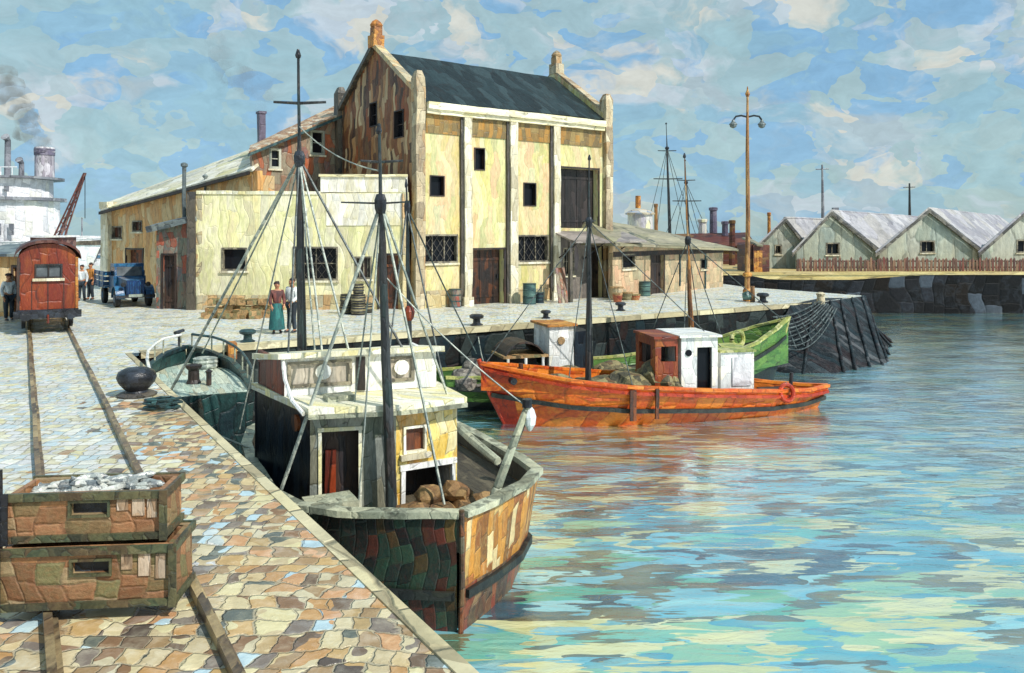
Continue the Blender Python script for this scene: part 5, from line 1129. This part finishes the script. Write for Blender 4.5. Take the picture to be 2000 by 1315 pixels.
for s in (-1, 1):
    ptsf = [(-.1+.62*math.cos(a)*-1-.5+.0, 0, 0) for a in (0,)]
    mb = MB(); cxw, rw = -.55, .52
    fpz = [(cxw+rw*math.cos(a), .38+rw*math.sin(a)) for a in [k*math.pi/10 for k in range(11)]]
    for (xa_, za), (xb_, zb_) in zip(fpz, fpz[1:]):
        y0, y1 = (s*.42, s*.78) if s > 0 else (s*.78, s*.42)
        mb.hexa([(xb_, y0, zb_), (xa_, y0, za), (xa_, y1, za), (xb_, y1, zb_), (xb_, y0, zb_+.05), (xa_, y0, za+.05), (xa_, y1, za+.05), (xb_, y1, zb_+.05)])
    mb.build('mudguard', 'truck', tr, wob=.015)
    for x in (-.55, -3.3):
        w1 = MB().wheel((x, s*.64, .38), (0, 1, 0), .38, .2, 16).build('wheel', 'tyre', tr)
        MB().wheel((x, s*.75, .38), (0, 1, 0), .17, .03, 12).build('rim', 'truck', w1)
    MB().tube([(-.1, s*.5, 1.0), (.02, s*.5, 1.0), (.05, s*.5, 1.0)], [.06, .11, .10], 12).use('palepane').tube([(.05, s*.5, 1.0), (.06, s*.5, 1.0)], [.095, .08], 12).build('headlight', 'iron', tr)
MB().box(.02, .09, -.78, .78, .42, .54).build('bumper', 'iron', tr, wob=.01, cut=.4)
MB().box(.092, .105, -.3, .3, .46, .58).build('number_plate', 'shedwall', tr)
MB().box(-4.5, -.1, -.4, .4, .45, .6).build('chassis', 'iron', tr)
bed = MB().box(-4.6, -2.25, -.82, .82, .75, .83)
for z in (.85, 1.08, 1.31): bed.box(-2.3, -2.24, -.82, .82, z, z+.18).box(-4.6, -2.31, -.85, -.8, z, z+.18).box(-4.6, -2.31, .8, .85, z, z+.18)
for x in (-2.4, -3.4, -4.5): bed.box(x-.05, x+.05, -.88, -.85, .75, 1.5).box(x-.05, x+.05, .85, .88, .75, 1.5)
bed.build('stake_body', 'truck', tr, wob=.015, cut=.6)
# ------------------------------------------------------------------ people
def person(label, loc, rot, shirt, legs, skirt=None, h=1.72, hat=None, arms=((.0, .12), (.0, .12)), group=None, lean=0, bag=None):
    r = thing('person', label, 'person', loc, rot, group)
    k = h/1.72
    J = {'pel': (0, 0, .94), 'spi': (0, .01, 1.12), 'che': (0, .0, 1.34), 'nec': (0, .01, 1.475), 'hd0': (0, -.01, 1.55), 'hd1': (0, -.012, 1.62), 'hd2': (0, .005, 1.69)}
    rad = {'pel': .13, 'spi': .118, 'che': .135, 'nec': .055, 'hd0': .068, 'hd1': .088, 'hd2': .066}
    Ed = [('pel', 'spi'), ('spi', 'che'), ('che', 'nec'), ('nec', 'hd0'), ('hd0', 'hd1'), ('hd1', 'hd2')]
    for n_, s, (fw, sw_) in (('l', 1, arms[0]), ('r', -1, arms[1])):
        J['sh'+n_] = (s*.175, 0, 1.40); J['el'+n_] = (s*(.215+sw_*.2), .03-fw*.2, 1.13); J['wr'+n_] = (s*(.20+sw_*.1), -.04-fw, .90+fw*.6); J['pa'+n_] = (s*(.19+sw_*.05), -.06-fw*1.15, .83+fw*.65)
        rad.update({'sh'+n_: .062, 'el'+n_: .042, 'wr'+n_: .029, 'pa'+n_: .032}); Ed += [('che', 'sh'+n_), ('sh'+n_, 'el'+n_), ('el'+n_, 'wr'+n_), ('wr'+n_, 'pa'+n_)]
        p = Vector(J['pa'+n_])
        for q, (dy, ln_) in enumerate(((-.032, .075), (-.011, .085), (.011, .08), (.032, .065))):
            a = p+Vector((0, dy, -.045)); b = p+Vector((-s*.012, dy*1.1-.01, -.045-ln_)); J[f'f{q}{n_}'] = tuple(a); J[f'g{q}{n_}'] = tuple(b)
            rad.update({f'f{q}{n_}': .011, f'g{q}{n_}': .008}); Ed += [('pa'+n_, f'f{q}{n_}'), (f'f{q}{n_}', f'g{q}{n_}')]
        J['t0'+n_] = tuple(p+Vector((-s*.03, -.03, -.01))); J['t1'+n_] = tuple(p+Vector((-s*.035, -.05, -.06))); rad.update({'t0'+n_: .012, 't1'+n_: .009}); Ed += [('pa'+n_, 't0'+n_), ('t0'+n_, 't1'+n_)]
        J['hi'+n_] = (s*.09, 0, .88); J['kn'+n_] = (s*.10, -.02*s-.01, .49); J['an'+n_] = (s*.105, .03*s, .09); J['to'+n_] = (s*.125, .03*s-.15, .045)
        rad.update({'hi'+n_: .088, 'kn'+n_: .058, 'an'+n_: .042, 'to'+n_: .035}); Ed += [('pel', 'hi'+n_), ('hi'+n_, 'kn'+n_), ('kn'+n_, 'an'+n_), ('an'+n_, 'to'+n_)]
    J['nose'] = (0, -.105, 1.60); rad['nose'] = .016; Ed.append(('hd1', 'nose'))
    for s, n_ in ((1, 'l'), (-1, 'r')): J['ear'+n_] = (s*.092, .005, 1.61); rad['ear'+n_] = .018; Ed.append(('hd1', 'ear'+n_))
    def skin(name, keep, inf, m, par, sub=2, fat=1.0):
        ks = [x for x in J if keep(x)]; ix = {x: i for i, x in enumerate(ks)}
        me = bpy.data.meshes.new(name); me.from_pydata([Vector(J[x])*k for x in ks], [(ix[a], ix[b]) for a, b in Ed if a in ix and b in ix], [])
        o = bpy.data.objects.new(name, me); COL.objects.link(o); o.parent = par; me.materials.append(M[m])
        md = o.modifiers.new('Skin', 'SKIN'); md.use_smooth_shade = True
        for i, x in enumerate(ks):
            v = me.skin_vertices[0].data[i]; v.radius = ((rad[x]*fat+inf)*k,)*2; v.use_root = (i == 0)
        s_ = o.modifiers.new('Sub', 'SUBSURF'); s_.levels = sub; s_.render_levels = sub
        return o
    skin('body', lambda x: True, 0, 'skin', r)
    skin('shirt', lambda x: x in ('pel', 'spi', 'che') or x[:2] in ('sh', 'el', 'wr'), .02, shirt, r, fat=1.04)
    if skirt:
        MB().lathe([(.15*k, 1.02*k), (.19*k, .9*k), (.24*k, .5*k), (.27*k, .16*k), (.25*k, .15*k)], n=14, sy=.85).build('skirt', skirt, r, wob=.02, smooth=True)
    else:
        skin('trousers', lambda x: x == 'pel' or x[:2] in ('hi', 'kn', 'an'), .024, legs, r)
    for s, n_ in ((1, 'l'), (-1, 'r')):
        blob(MB(), tuple(Vector((s*.12, .03*s-.06, .05))*k), .05, .13, .05, 2, 3).build('shoe', 'iron', r, smooth=True)
        MB().lathe([(.003, -.012), (.013, 0), (.003, .012)], tuple(Vector((s*.034, -.088, 1.632))*k), 6).build('eye', 'iron', r)
    MB().box(-.03*k, .03*k, -.092*k, -.084*k, 1.562*k, 1.574*k).build('mouth', 'redpaint', r)
    if hat: MB().lathe([(.12*k, 1.665*k), (.125*k, 1.69*k), (.1*k, 1.74*k), (.03*k, 1.76*k)], (0, .0, 0), 12).build('cap', hat, r, smooth=True)
    else: blob(MB(), (0, .022*k, 1.665*k), .098*k, .098*k, .088*k, 2, 2, False).build('hair', 'darkhair', r, smooth=True)
    return r
person('woman in a rose jumper and long teal skirt standing beside the man in white', G(541, 652), R(25), 'rosejumper', None, 'tealskirt', 1.66, arms=((.12, .1), (.1, .05)))
person('man in a white shirt and dark trousers standing beside the woman in teal skirt', G(570, 650), R(-30), 'whiteshirt', 'darktrousers', None, 1.76, arms=((.16, .05), (.1, .1)))
person('man in white top and dark trousers at the far left beside the wagon', G(17, 627), R(60), 'whiteshirt', 'darktrousers', None, 1.72, hat='darkhair')
person('person in white shirt with dark trousers walking between the wagon and the lorry', G(160, 588), R(10), 'whiteshirt', 'darktrousers', None, 1.7)
person('person in an ochre coat standing between the wagon and the lorry', G(177, 586), R(-20), 'ochrecoat', 'darktrousers', None, 1.78)
person('person in pale green standing against the front of the low tan wing', G(1331, 568), R(40), 'greenshirt', 'darktrousers', None, 1.72)
person('person in dark green in the doorway of the low tan wing', G(1289, 572), R(45), 'drum', 'darktrousers', None, 1.7)
# ------------------------------------------------------------------ goods on the quay
random.seed(9)
def small_box(px, py, w, d, h, z=0, rot=0.0, m='boxwood'):
    g = G(px, py); r = thing('fish_box', 'small brown fish box in the heap below the yellow annexe wall', 'box', (g.x, g.y, z), rot, 'heap of small boxes by the annexe')
    MB().box(0, w, 0, .03, 0, h).box(0, w, d-.03, d, 0, h).box(0, .03, .031, d-.031, 0, h).box(w-.03, w, .031, d-.031, 0, h).build('sides', m, r, wob=.012, cut=.25, seed=px)
    MB().box(.031, w-.031, .031, d-.031, .01, h*.7).build('contents', 'nets' if px % 2 else 'skirt', r, wob=.02, cut=.2)
    return r
for i in range(9): small_box(392+16*i+random.randint(-3, 3), 622+random.randint(-3, 2), random.uniform(.38, .55), .4, random.uniform(.2, .34), 0, random.uniform(-.2, .2))
for i in range(7): small_box(400+18*i+random.randint(-3, 3), 614+random.randint(-2, 1), random.uniform(.4, .55), .4, random.uniform(.24, .34), 0, random.uniform(-.2, .2))
for i in range(6): small_box(408+19*i+random.randint(-3, 3), 614, random.uniform(.38, .5), .36, random.uniform(.2, .3), .36, random.uniform(-.25, .25))
def barrel(label, group, loc, r_, h, m='barrel', rot=(0, 0, 0)):
    o = thing('barrel', label, 'barrel', loc, 0, group); o.rotation_euler = rot
    MB().lathe([(r_*.82, 0), (r_*.95, h*.25), (r_, h*.5), (r_*.95, h*.75), (r_*.82, h), (r_*.76, h), (r_*.76, h-.03)], n=14).build('staves', m, o, wob=.01, smooth=True)
    for z, rr_ in ((.1, .9), (.33, .985), (.67, .985), (.9, .9)): MB().lathe([(r_*rr_+.012, h*z-.025), (r_*rr_+.014, h*z+.025)], n=14).build('hoop', 'iron', o)
    return o
gl = 'squat pale barrel with dark hoops in the stack left of the annexe door'
g0 = G(676, 613); g1 = G(700, 615); g2 = G(716, 611)
for g, z, r_ in ((g0, 0, .27), (g1, 0, .3), (g2, 0, .26), (g0, .4, .24), (g1, .42, .29), (g1, .83, .22)): barrel(gl, 'barrel stack by the annexe', (g.x, g.y, z), r_, .4)
def drum(label, px, py, r_, h, m='drum'):
    g = G(px, py); o = thing('oil_drum', label, 'drum', g, 0)
    MB().lathe([(r_, 0), (r_, h), (r_*.93, h), (r_*.93, h-.03)], n=16).build('shell', m, o, wob=.008, smooth=True)
    for z in (.02, .34, .67, .97): MB().lathe([(r_+.015, h*z-.02), (r_+.015, h*z+.02)], n=16).build('ring', 'tealiron', o)
drum('teal oil drum standing by the white pilaster right of the warehouse door', 1034, 594, .30, .95)
drum('short dark drum beside the teal oil drum', 1053, 592, .22, .5, 'darkblue')
drum('green drum standing left of the warehouse door beside the first pilaster', 889, 600, .26, .8, 'leanwall')
drum('ribbed blue grey bin in front of the low tan wing', 1259, 578, .3, .75, 'drum')
for i, (px, py, r_, h, m_, lb) in enumerate(((1204, 586, .34, .62, 'lowwall', 'tall tan basket at the foot of the warehouse corner'), (1206, 590, .24, .4, 'terracotta', 'dark red pot in front of the low tan wing'), (1224, 586, .3, .36, 'barrel', 'pale basket beside the dark red pot'), (1240, 586, .26, .26, 'terracotta', 'low reddish basket between the pale basket and the blue grey bin'))):
    g = G(px, py); o = thing('basket', lb, 'basket', (g.x, g.y, 0), i)
    MB().lathe([(r_*.75, 0), (r_*.95, h*.5), (r_, h), (r_*.9, h), (r_*.8, h*.75)], n=14).build('weave', m_, o, wob=.02)
    MB().lathe([(r_*1.04, h-.04), (r_*1.05, h+.02)], n=14).build('rim', 'boxwood', o, wob=.01)
g = G(1052, 594); o = thing('plank', 'weathered planks leaning on the warehouse wall beside the teal drum', 'planks', (g.x+.5, g.y+.9, 0), WF.a)
for k in range(3): MB().hexa([(k*.2, -.75, 0), (k*.2+.16, -.75, 0), (k*.2+.16, -.71, 0), (k*.2, -.71, 0), (.35+k*.2, -.07, 1.6), (.51+k*.2, -.07, 1.6), (.51+k*.2, -.03, 1.6), (.35+k*.2, -.03, 1.6)]).build('board', 'greybrown', o, wob=.01, cut=.4, seed=k)
# ------------------------------------------------------------------ lamp post
g = G(1460, 588); lpst = thing('lamp_post', 'tall ochre lamp post with two hanging lamps on the pier', 'street lamp', g)
mb = MB(); mb.tube([(0, 0, 0), (0, 0, .9), (.02, 0, 4), (0, 0, 7), (.01, 0, 9.9)], [.15, .12, .10, .085, .05], 10).build('pole', 'lampwood', lpst, wob=.03, smooth=True)
MB().lathe([(.22, 0), (.22, .5), (.17, .6)], n=12).build('base', 'rust', lpst, wob=.02)
MB().lathe([(.16, 1.15), (.22, 1.2), (.22, 1.32), (.15, 1.36)], n=12).build('collar', 'rust', lpst, wob=.02)
MB().lathe([(.06, 9.7), (.12, 9.85), (.05, 10.0), (.02, 10.2)], n=8).build('pole_cap', 'rust', lpst)
for s in (-1, 1):
    pa = [(0, 0, 8.75), (s*.3, 0, 8.82), (s*.55, 0, 8.78), (s*.68, 0, 8.6)]
    MB().tube(pa, .045, 6).build('arm', 'iron', lpst, wob=.01)
    MB().lathe([(.05, 8.62), (.09, 8.52), (.19, 8.42), (.2, 8.38)], (s*.68, 0, 0), 12).use('rust').lathe([(.17, 8.38), (.15, 8.28), (.05, 8.22)], (s*.68, 0, 0), 12).build('lamp_head', 'metalroof', lpst)
g = G(1484, 592); o = thing('mooring_post', 'short ochre and green post beside the lamp post on the pier', 'post', (g.x-.15, g.y+.6, 0))
MB().tube([(0, 0, 0), (0, 0, .75)], [.12, .1], 8).build('post', 'lampwood', o, wob=.02); blob(MB(), (-.28, 0, .25), .22, .2, .28, 2, 5).build('net_bundle', 'drum', o)
# ------------------------------------------------------------------ behind: masts, chimneys, brown shed, poles
sh = D(1318, 470, 78); sr = thing('sailing_ship', 'sailing ship with two tall bare masts moored far behind the low wing', 'ship', (sh.x, sh.y, ZW+2.3), .3)
hull(sr, [(-9, -7, .1, 1.2, -2), (-6, -5.5, 2, .6, -2), (0, 0, 2.6, .3, -2), (6, 6, 2.2, .7, -2), (9, 8.5, 1.2, 1.2, -1.5)], lambda s, v, q: 'farbrown', .2, 'deckdark', 'farbrown', p=.3)
SS = Frame((sh.x, sh.y, ZW+2.3), .3)
for px, py, q in ((1301, 240, .82), (1338, 312, .78)):
    tp = SS.l(D(px, py, 78)); bs = Vector((tp.x+.5, tp.y, .3))
    mast(sr, bs, tp, .2, .06, hz=q, m='mast', yard=[(.6, 1.4, 1.4, (1, -.3, 0), .06), (.8, .9, .9, (1, -.3, 0), .05)])
    hq = bs.lerp(tp, q)
    for e in (-3.5, -2, 2, 3.5): stay(sr, hq, (bs.x+e, 0, .6), .03, m='rope2')
bs0 = D(1310, 462, 70); bs1 = D(1446, 455, 70)
brn = thing('brown_shed', 'long low dark red-brown shed behind the low wing roof', 'shed', (bs0.x, 70, 0), 0)
wl_ = bs1.x-bs0.x
MB().wall(Plane((0, 0), (wl_+1, 0)), 0, 2.2, [], .2).wall(Plane((wl_+1, 0), (wl_+1, 5)), 0, 2.2).wall(Plane((wl_+1, 5), (0, 5)), 0, 2.2).wall(Plane((0, 5), (0, 0)), 0, 2.2).build('wall', 'farbrown', brn, wob=.05, cut=1.5)
MB().slab([(-.3, -.4, 2.15), (wl_+1.3, -.4, 2.15), (wl_+1.3, 2.5, 3.3), (-.3, 2.5, 3.1)], .15).slab([(-.3, 2.5, 3.1), (wl_+1.3, 2.5, 3.3), (wl_+1.3, 5.4, 2.2), (-.3, 5.4, 2.2)], .15).build('roof', 'farbrown', brn, wob=.06, cut=1.2)
c0 = D(1425, 470, 66); hut = thing('net_hut', 'dark red and ochre hut between the lamp post and the nearest grey shed', 'hut', (c0.x, 56.5, .5), 0)
hx1 = D(1470, 470, 56.5).x-c0.x
MB().wall(Plane((0, 0), (hx1, 0)), 0, 1.9, [(.3, .9, 0, 1.5)], .15).wall(Plane((hx1, 0), (hx1, 3)), 0, 1.9).wall(Plane((0, 3), (0, 0)), 0, 1.9).wall(Plane((hx1, 3), (0, 3)), 0, 1.9).build('wall', 'farbrown', hut, wob=.04, cut=.8)
MB().slab([(-.3, -.4, 1.9), (hx1+.2, -.4, 1.95), (hx1+.2, 3.3, 2.4), (-.3, 3.3, 2.4)], .12).build('roof', 'olive_roof', hut, wob=.05, cut=.7)
door(hut, Plane((0, 0), (hx1, 0)), (.3, .9, 0, 1.5), 'rust', .1, planks=3)
for px, pt_, d, w_, m_, lb in ((1393, 405, 74, .36, 'farviolet', 'thick violet-grey factory chimney behind the brown shed'), (1416, 432, 72, .3, 'farviolet', 'thin short chimney right of the thick violet-grey one'), (1430, 430, 68, .26, 'farbrown', 'dark red chimney left of the lamp post'), (1281, 398, 72, .17, 'lampwood', 'slim ochre flue right of the white tank tower'), (1372, 428, 73, .4, 'tankwhite', 'pale stub chimney left of the thick violet-grey chimney'), (1502, 415, 72, .16, 'rust', 'thin rusty flue behind the smallest grey shed')):
    g = D(px, pt_, d); o = thing('chimney', lb, 'chimney', (g.x, g.y, 0))
    MB().lathe([(w_*1.1, 0), (w_, g.z*.6), (w_*.9, g.z-.3)], n=10).build('stack', m_, o, wob=.04); MB().lathe([(w_*1.12, g.z-.3), (w_*1.15, g.z-.05), (w_*.8, g.z)], n=10).build('rim', m_, o)
for px, pt_, d, lb in ((1606, 322, 88, 'tall grey pole with a short crossbar behind the two left sheds'), (1776, 358, 96, 'dark pole behind the wide grey shed')):
    g = D(px, pt_, d); o = thing('utility_pole', lb, 'pole', (g.x, g.y, .5))
    MB().tube([(0, 0, 0), (.05, 0, g.z*.5), (0, 0, g.z-.5)], [.22, .18, .1], 8).build('pole', 'fargrey' if px < 1700 else 'mast', o, wob=.05)
    MB().tube([(-.7, 0, g.z-1.0), (.7, 0, g.z-.95)], .06, 5).build('crossbar', 'fargrey' if px < 1700 else 'mast', o)
# ------------------------------------------------------------------ ships on the left
sd = 84; ax = D(116, 450, sd); sv = thing('steamer', 'white passenger steamer with tiered decks and grey funnel at the left edge', 'ship', (ax.x-24.8, sd+5, ZW), 0)
hl = lambda z: z-ZW
hull(sv, [(27, 24, .1, 5.0, -2), (24, 23, 3, 4.8, -2), (20, 20, 4.6, 4.6, -2), (0, 0, 5, 4.4, -2), (-25, -24, 4.5, 4.8, -2)], lambda s, v, q: 'shipwhite' if v > .3 else 'farbrown', 4.2, 'deck', 'shipwhite', p=.28)
def tier(x0, x1, hw_, z0, z1, m='shipwhite', name='deckhouse', n=10):
    poly = [(x0, -hw_)]+[(x1-hw_+hw_*math.cos(a), hw_*math.sin(a)) for a in [(-math.pi/2)+math.pi*k/n for k in range(n+1)]]+[(x0, hw_)]
    return MB().prism(poly, z0, z1).build(name, m, sv, wob=.05, cut=2.5)
za, zb_, zc = hl(D(0, 478, sd).z), hl(D(0, 390, sd).z), hl(D(0, 346, sd).z)
tier(-25, 22, 4.6, 4.0, za); tier(-25, 21.5, 4.2, za+.01, zb_); tier(-25, 22.2, 4.7, zb_+.01, zb_+.35, 'fargrey', 'deck_edge'); tier(-25, 20.8, 3.9, zb_+.36, zc)
tier(-25, 22, 4.5, zc+.01, zc+.25, 'fargrey', 'deck_edge')
for row, (zq, hwq, xe) in enumerate(((za+1.6, 4.2, 20.5), (zb_+1.2, 3.9, 19.8), (za-1.4, 4.6, 20.5))):
    for k in range(9):
        x = xe-1.2-1.35*k
        MB().box(x-.26, x+.26, -hwq-.05, -hwq+.02, zq-(.6 if row != 1 else .3), zq+(.6 if row != 1 else .3)).build('window', 'fargrey', sv)
for k in range(12):
    x = 19.5-1.2*k; MB().tube([(x, -4.4, zc+.25), (x, -4.4, zc+1.1)], .05, 5).build('rail_post', 'shipwhite', sv)
MB().tube([(20, -4.4, zc+1.1), (0, -4.4, zc+1.1)], .06, 5).build('handrail', 'shipwhite', sv)
fx = D(87, 300, sd+5).x-(ax.x-24.8); ft = hl(D(87, 288, sd+5).z)
MB().lathe([(1.0, zc+.2), (.95, ft-.6), (1.05, ft-.55), (1.0, ft)], (fx, 0, 0), 16).build('funnel', 'funnelm', sv, wob=.05, smooth=True)
MB().lathe([(1.03, ft-.9), (1.06, ft-.2)], (fx, 0, 0), 16).build('funnel_band', 'farviolet', sv)
for px, py, r_ in ((15, 268, .35), (42, 312, .3)):
    q = D(px, py, sd+5); x = q.x-(ax.x-24.8)
    MB().tube([(x, 0, zc), (x, 0, hl(q.z)-.4), (x, -.5, hl(q.z))], [r_, r_*.9, r_*1.3], 8).build('ventilator', 'fargrey', sv, wob=.04)
f2 = D(160, 480, 92); fv = thing('ferry', 'small white ferry with a pale blue band behind the people and the lorry', 'ship', (f2.x, 92, ZW), 0)
MB().prism([(-4.5, -1.8), (4.5, -1.8), (5.4, 0), (4.5, 1.8), (-4.5, 1.8), (-5.2, 0)], 0, hl(D(0, 505, 92).z)).build('hull', 'shipwhite', fv, wob=.05, cut=1.5)
MB().box(-3.6, 3.8, -1.5, 1.5, hl(D(0, 505, 92).z)+.01, hl(D(0, 478, 92).z)).build('cabin', 'shipwhite', fv, wob=.05, cut=1.2)
MB().box(-2.6, 1.6, -1.2, 1.2, hl(D(0, 478, 92).z)+.01, hl(D(0, 461, 92).z)).build('upper_cabin', 'shipwhite', fv, wob=.05, cut=1.2)
MB().box(-3.9, 4.1, -1.62, 1.62, hl(D(0, 503, 92).z), hl(D(0, 498, 92).z)).build('blue_band', 'shipblue', fv, wob=.03)
for k in range(5): MB().box(-2.9+1.3*k, -2.2+1.3*k, -1.56, -1.49, hl(D(0, 494, 92).z), hl(D(0, 484, 92).z)).build('window', 'fargrey', fv)
MB().tube([(0, 0, hl(D(0, 461, 92).z)), (0, 0, hl(D(0, 425, 92).z))], .08, 6).build('mast', 'fargrey', fv); MB().tube([(-1.8, 0, 3), (-1.8, 0, hl(D(0, 440, 92).z))], .16, 8).build('funnel', 'fargrey', fv)
# harbour crane
c0 = D(112, 462, 62); c1 = D(166, 338, 62); ck = thing('harbour_crane', 'dark red lattice crane jib rising behind the railway wagon', 'crane', (c0.x, 62, 0))
lt = c1-Vector((c0.x, 62, 0)); ft_ = Vector((0, 0, 2.6))
for dx in (-.28, .28):
    for dy in (-.3, .3): MB().tube([ft_+Vector((dx, dy, 0)), lt+Vector((dx*.2, dy*.2, 0))], [.08, .05], 5).build('jib_chord', 'cranered', ck, wob=.03)
mb = MB()
for k in range(10):
    a = k/10; b = (k+1)/10; s = -1 if k % 2 else 1
    for dy in (-.3, .3):
        mb.tube([ft_.lerp(lt, a)+Vector((.28*s*(1-.8*a), dy*(1-.8*a), 0)), ft_.lerp(lt, b)+Vector((-.28*s*(1-.8*b), dy*(1-.8*b), 0))], .04, 4)
mb.build('lattice', 'cranered', ck)
MB().box(-1.5, .9, -1, 1, .8, 2.9).build('cab', 'cranered', ck, wob=.04, cut=.7); MB().lathe([(1.1, 0), (1.0, .8)], (-.3, 0, 0), 14).build('pedestal', 'iron', ck)
MB().box(-1.7, 1.1, -1.2, 1.2, 2.9, 3.05).build('cab_roof', 'shipwhite', ck, wob=.04, cut=.7)
MB().tube([lt, lt-Vector((0, 0, 3.5))], .03, 4).build('hoist_rope', 'iron', ck)
# smoke from the funnel and the house chimney
def smoke(label, start, pts, col, dens):
    m, t = newmat('smoke')
    tc = t.n('ShaderNodeTexCoord'); n = t.n('ShaderNodeTexNoise', {'Vector': tc.outputs['Object'], 'Scale': .9, 'Detail': 4.0})
    v = t.n('ShaderNodeVolumePrincipled', {'Color': lin(col), 'Density': t.m('MULTIPLY', t.mr(n.outputs[0], .38, .6, 0, 1), dens), 'Anisotropy': .1})
    t.nt.links.new(v.outputs[0], t.out.inputs['Volume'])
    mb = MB()
    for i, (x, y, z, r_) in enumerate(pts): blob(mb, (x, y, z), r_*1.25, r_, r_, 2, i*3+len(label), False)
    o = mb.build('smoke', m, smooth=True, loc=start); tag(o, label, 'smoke', kind='stuff')
s0_ = D(87, 286, sd+5)
smoke('grey brown smoke drifting up from the steamer funnel at the far left', s0_, [(-.2, 0, .4, .8), (-1.2, 0, 1.0, 1.0), (-2.2, 0, 1.6, 1.1), (-1.8, 0, 2.9, 1.2), (-2.6, 0, 4.1, 1.3), (-3.4, .2, 5.4, 1.4), (-4.0, .2, 6.8, 1.3), (-4.3, .2, 8.1, 1.0)], '#cfc8bc', .7)
s1_ = D(511, 216, 41.5)
smoke('grey smoke rising from the chimney of the tiled house', s1_, [(0, 0, .15, .35), (.15, 0, .7, .45), (-.2, 0, 1.2, .6), (-.9, 0, 1.6, .75), (-1.7, .2, 2.0, .7), (-2.1, .2, 2.8, .6), (-2.4, .2, 3.6, .5)], '#b8bcc0', .5)
# ------------------------------------------------------------------ camera, sky, sun
cam = bpy.data.cameras.new('camera'); co = bpy.data.objects.new('camera', cam); COL.objects.link(co)
cam.sensor_width = 36; cam.lens = F/2000*36; cam.shift_y = -(657.5-HY)/2000; cam.clip_end = 3000; cam.clip_start = .1
co.location = (0, 0, CH); co.rotation_euler = (math.pi/2, 0, 0); sc.camera = co
SUN = Vector((.58, -.46, .70)).normalized()
el = math.asin(SUN.z); az = math.atan2(SUN.x, SUN.y)
sl = bpy.data.lights.new('sun', 'SUN'); sl.energy = 4.5; sl.angle = R(.6); sl.color = (1, .97, .91)
so = bpy.data.objects.new('sun', sl); COL.objects.link(so); so.rotation_euler = SUN.to_track_quat('Z', 'Y').to_euler()
w = bpy.data.worlds.new('World'); sc.world = w; w.use_nodes = True
for n in list(w.node_tree.nodes): w.node_tree.nodes.remove(n)
t = NT(w.node_tree); out = t.n('ShaderNodeOutputWorld'); tc = t.n('ShaderNodeTexCoord')
sky = t.n('ShaderNodeTexSky'); sky.sky_type = 'NISHITA'; sky.sun_disc = False; sky.sun_elevation = el; sky.sun_rotation = az; sky.air_density = 1.0; sky.dust_density = .8; sky.ozone_density = 1.2
mp = t.n('ShaderNodeMapping', {0: tc.outputs['Generated']}); mp.inputs['Scale'].default_value = (1, 1, 1.7); mp.inputs['Rotation'].default_value = (R(8), R(14), 0)
v0 = mp.outputs[0]
nz = t.n('ShaderNodeTexNoise', {'Vector': v0, 'Scale': 9.0, 'Detail': 4.0})
sub = t.n('ShaderNodeVectorMath', {0: nz.outputs['Color'], 1: (.5, .5, .5)}, operation='SUBTRACT')
scl = t.n('ShaderNodeVectorMath', {0: sub.outputs[0], 3: .14}, operation='SCALE')
v = t.n('ShaderNodeVectorMath', {0: v0, 1: scl.outputs[0]}, operation='ADD').outputs[0]
cl = t.n('ShaderNodeTexNoise', {'Vector': v, 'Scale': 5.2, 'Detail': 6.0, 'Roughness': .6, 'Distortion': .4})
vo = t.n('ShaderNodeTexVoronoi', {'Vector': v, 'Scale': 19.0}); cs = t.n('ShaderNodeSeparateColor', {0: vo.outputs['Color']})
K = 9.8
def kc(h): c = lin(h); return (c[0]*K, c[1]*K, c[2]*K, 1)
base = t.mix(.75, sky.outputs[0], t.ramp(t.m('ADD', t.m('MULTIPLY', cs.outputs[0], .5), t.m('MULTIPLY', nz.outputs[0], .5)), [kc(x) for x in ('#88bce0', '#9ccae0', '#b0d2d8', '#90c4ea', '#b4d4d8', '#a4cede')]))
cf = t.m('ADD', cl.outputs[0], t.m('MULTIPLY', t.m('SUBTRACT', cs.outputs[1], .5), .10))
cloud = t.ramp(t.m('ADD', t.m('MULTIPLY', cs.outputs[2], .6), t.m('MULTIPLY', nz.outputs[0], .4)), [kc(x) for x in ('#d8dee0', '#c0d4dc', '#e0e0d6', '#ccdae4', '#b6cad4', '#d6e2e6')])
c = t.mix(t.mr(cf, .50, .62, 0, .85, True), base, cloud)
c = t.mix(t.m('MULTIPLY', t.mr(cf, .40, .46, 1, 0, True), .45), c, kc('#a2cbd8'))
fs = t.n('ShaderNodeTexNoise', {'Vector': v, 'Scale': 34.0, 'Detail': 5.0, 'Roughness': .65})
c = t.n('ShaderNodeHueSaturation', {'Value': t.mr(fs.outputs[0], .3, .7, .90, 1.10), 'Color': c}).outputs[0]
bg = t.n('ShaderNodeBackground', {0: c, 1: .1}); t.nt.links.new(bg.outputs[0], out.inputs[0])
sc.view_settings.view_transform = 'Standard'; sc.view_settings.look = 'None'; sc.view_settings.gamma = 1; sc.view_settings.use_curve_mapping = False; sc.view_settings.exposure = -0.06
sc.cycles.max_bounces = 6; sc.cycles.use_denoising = True
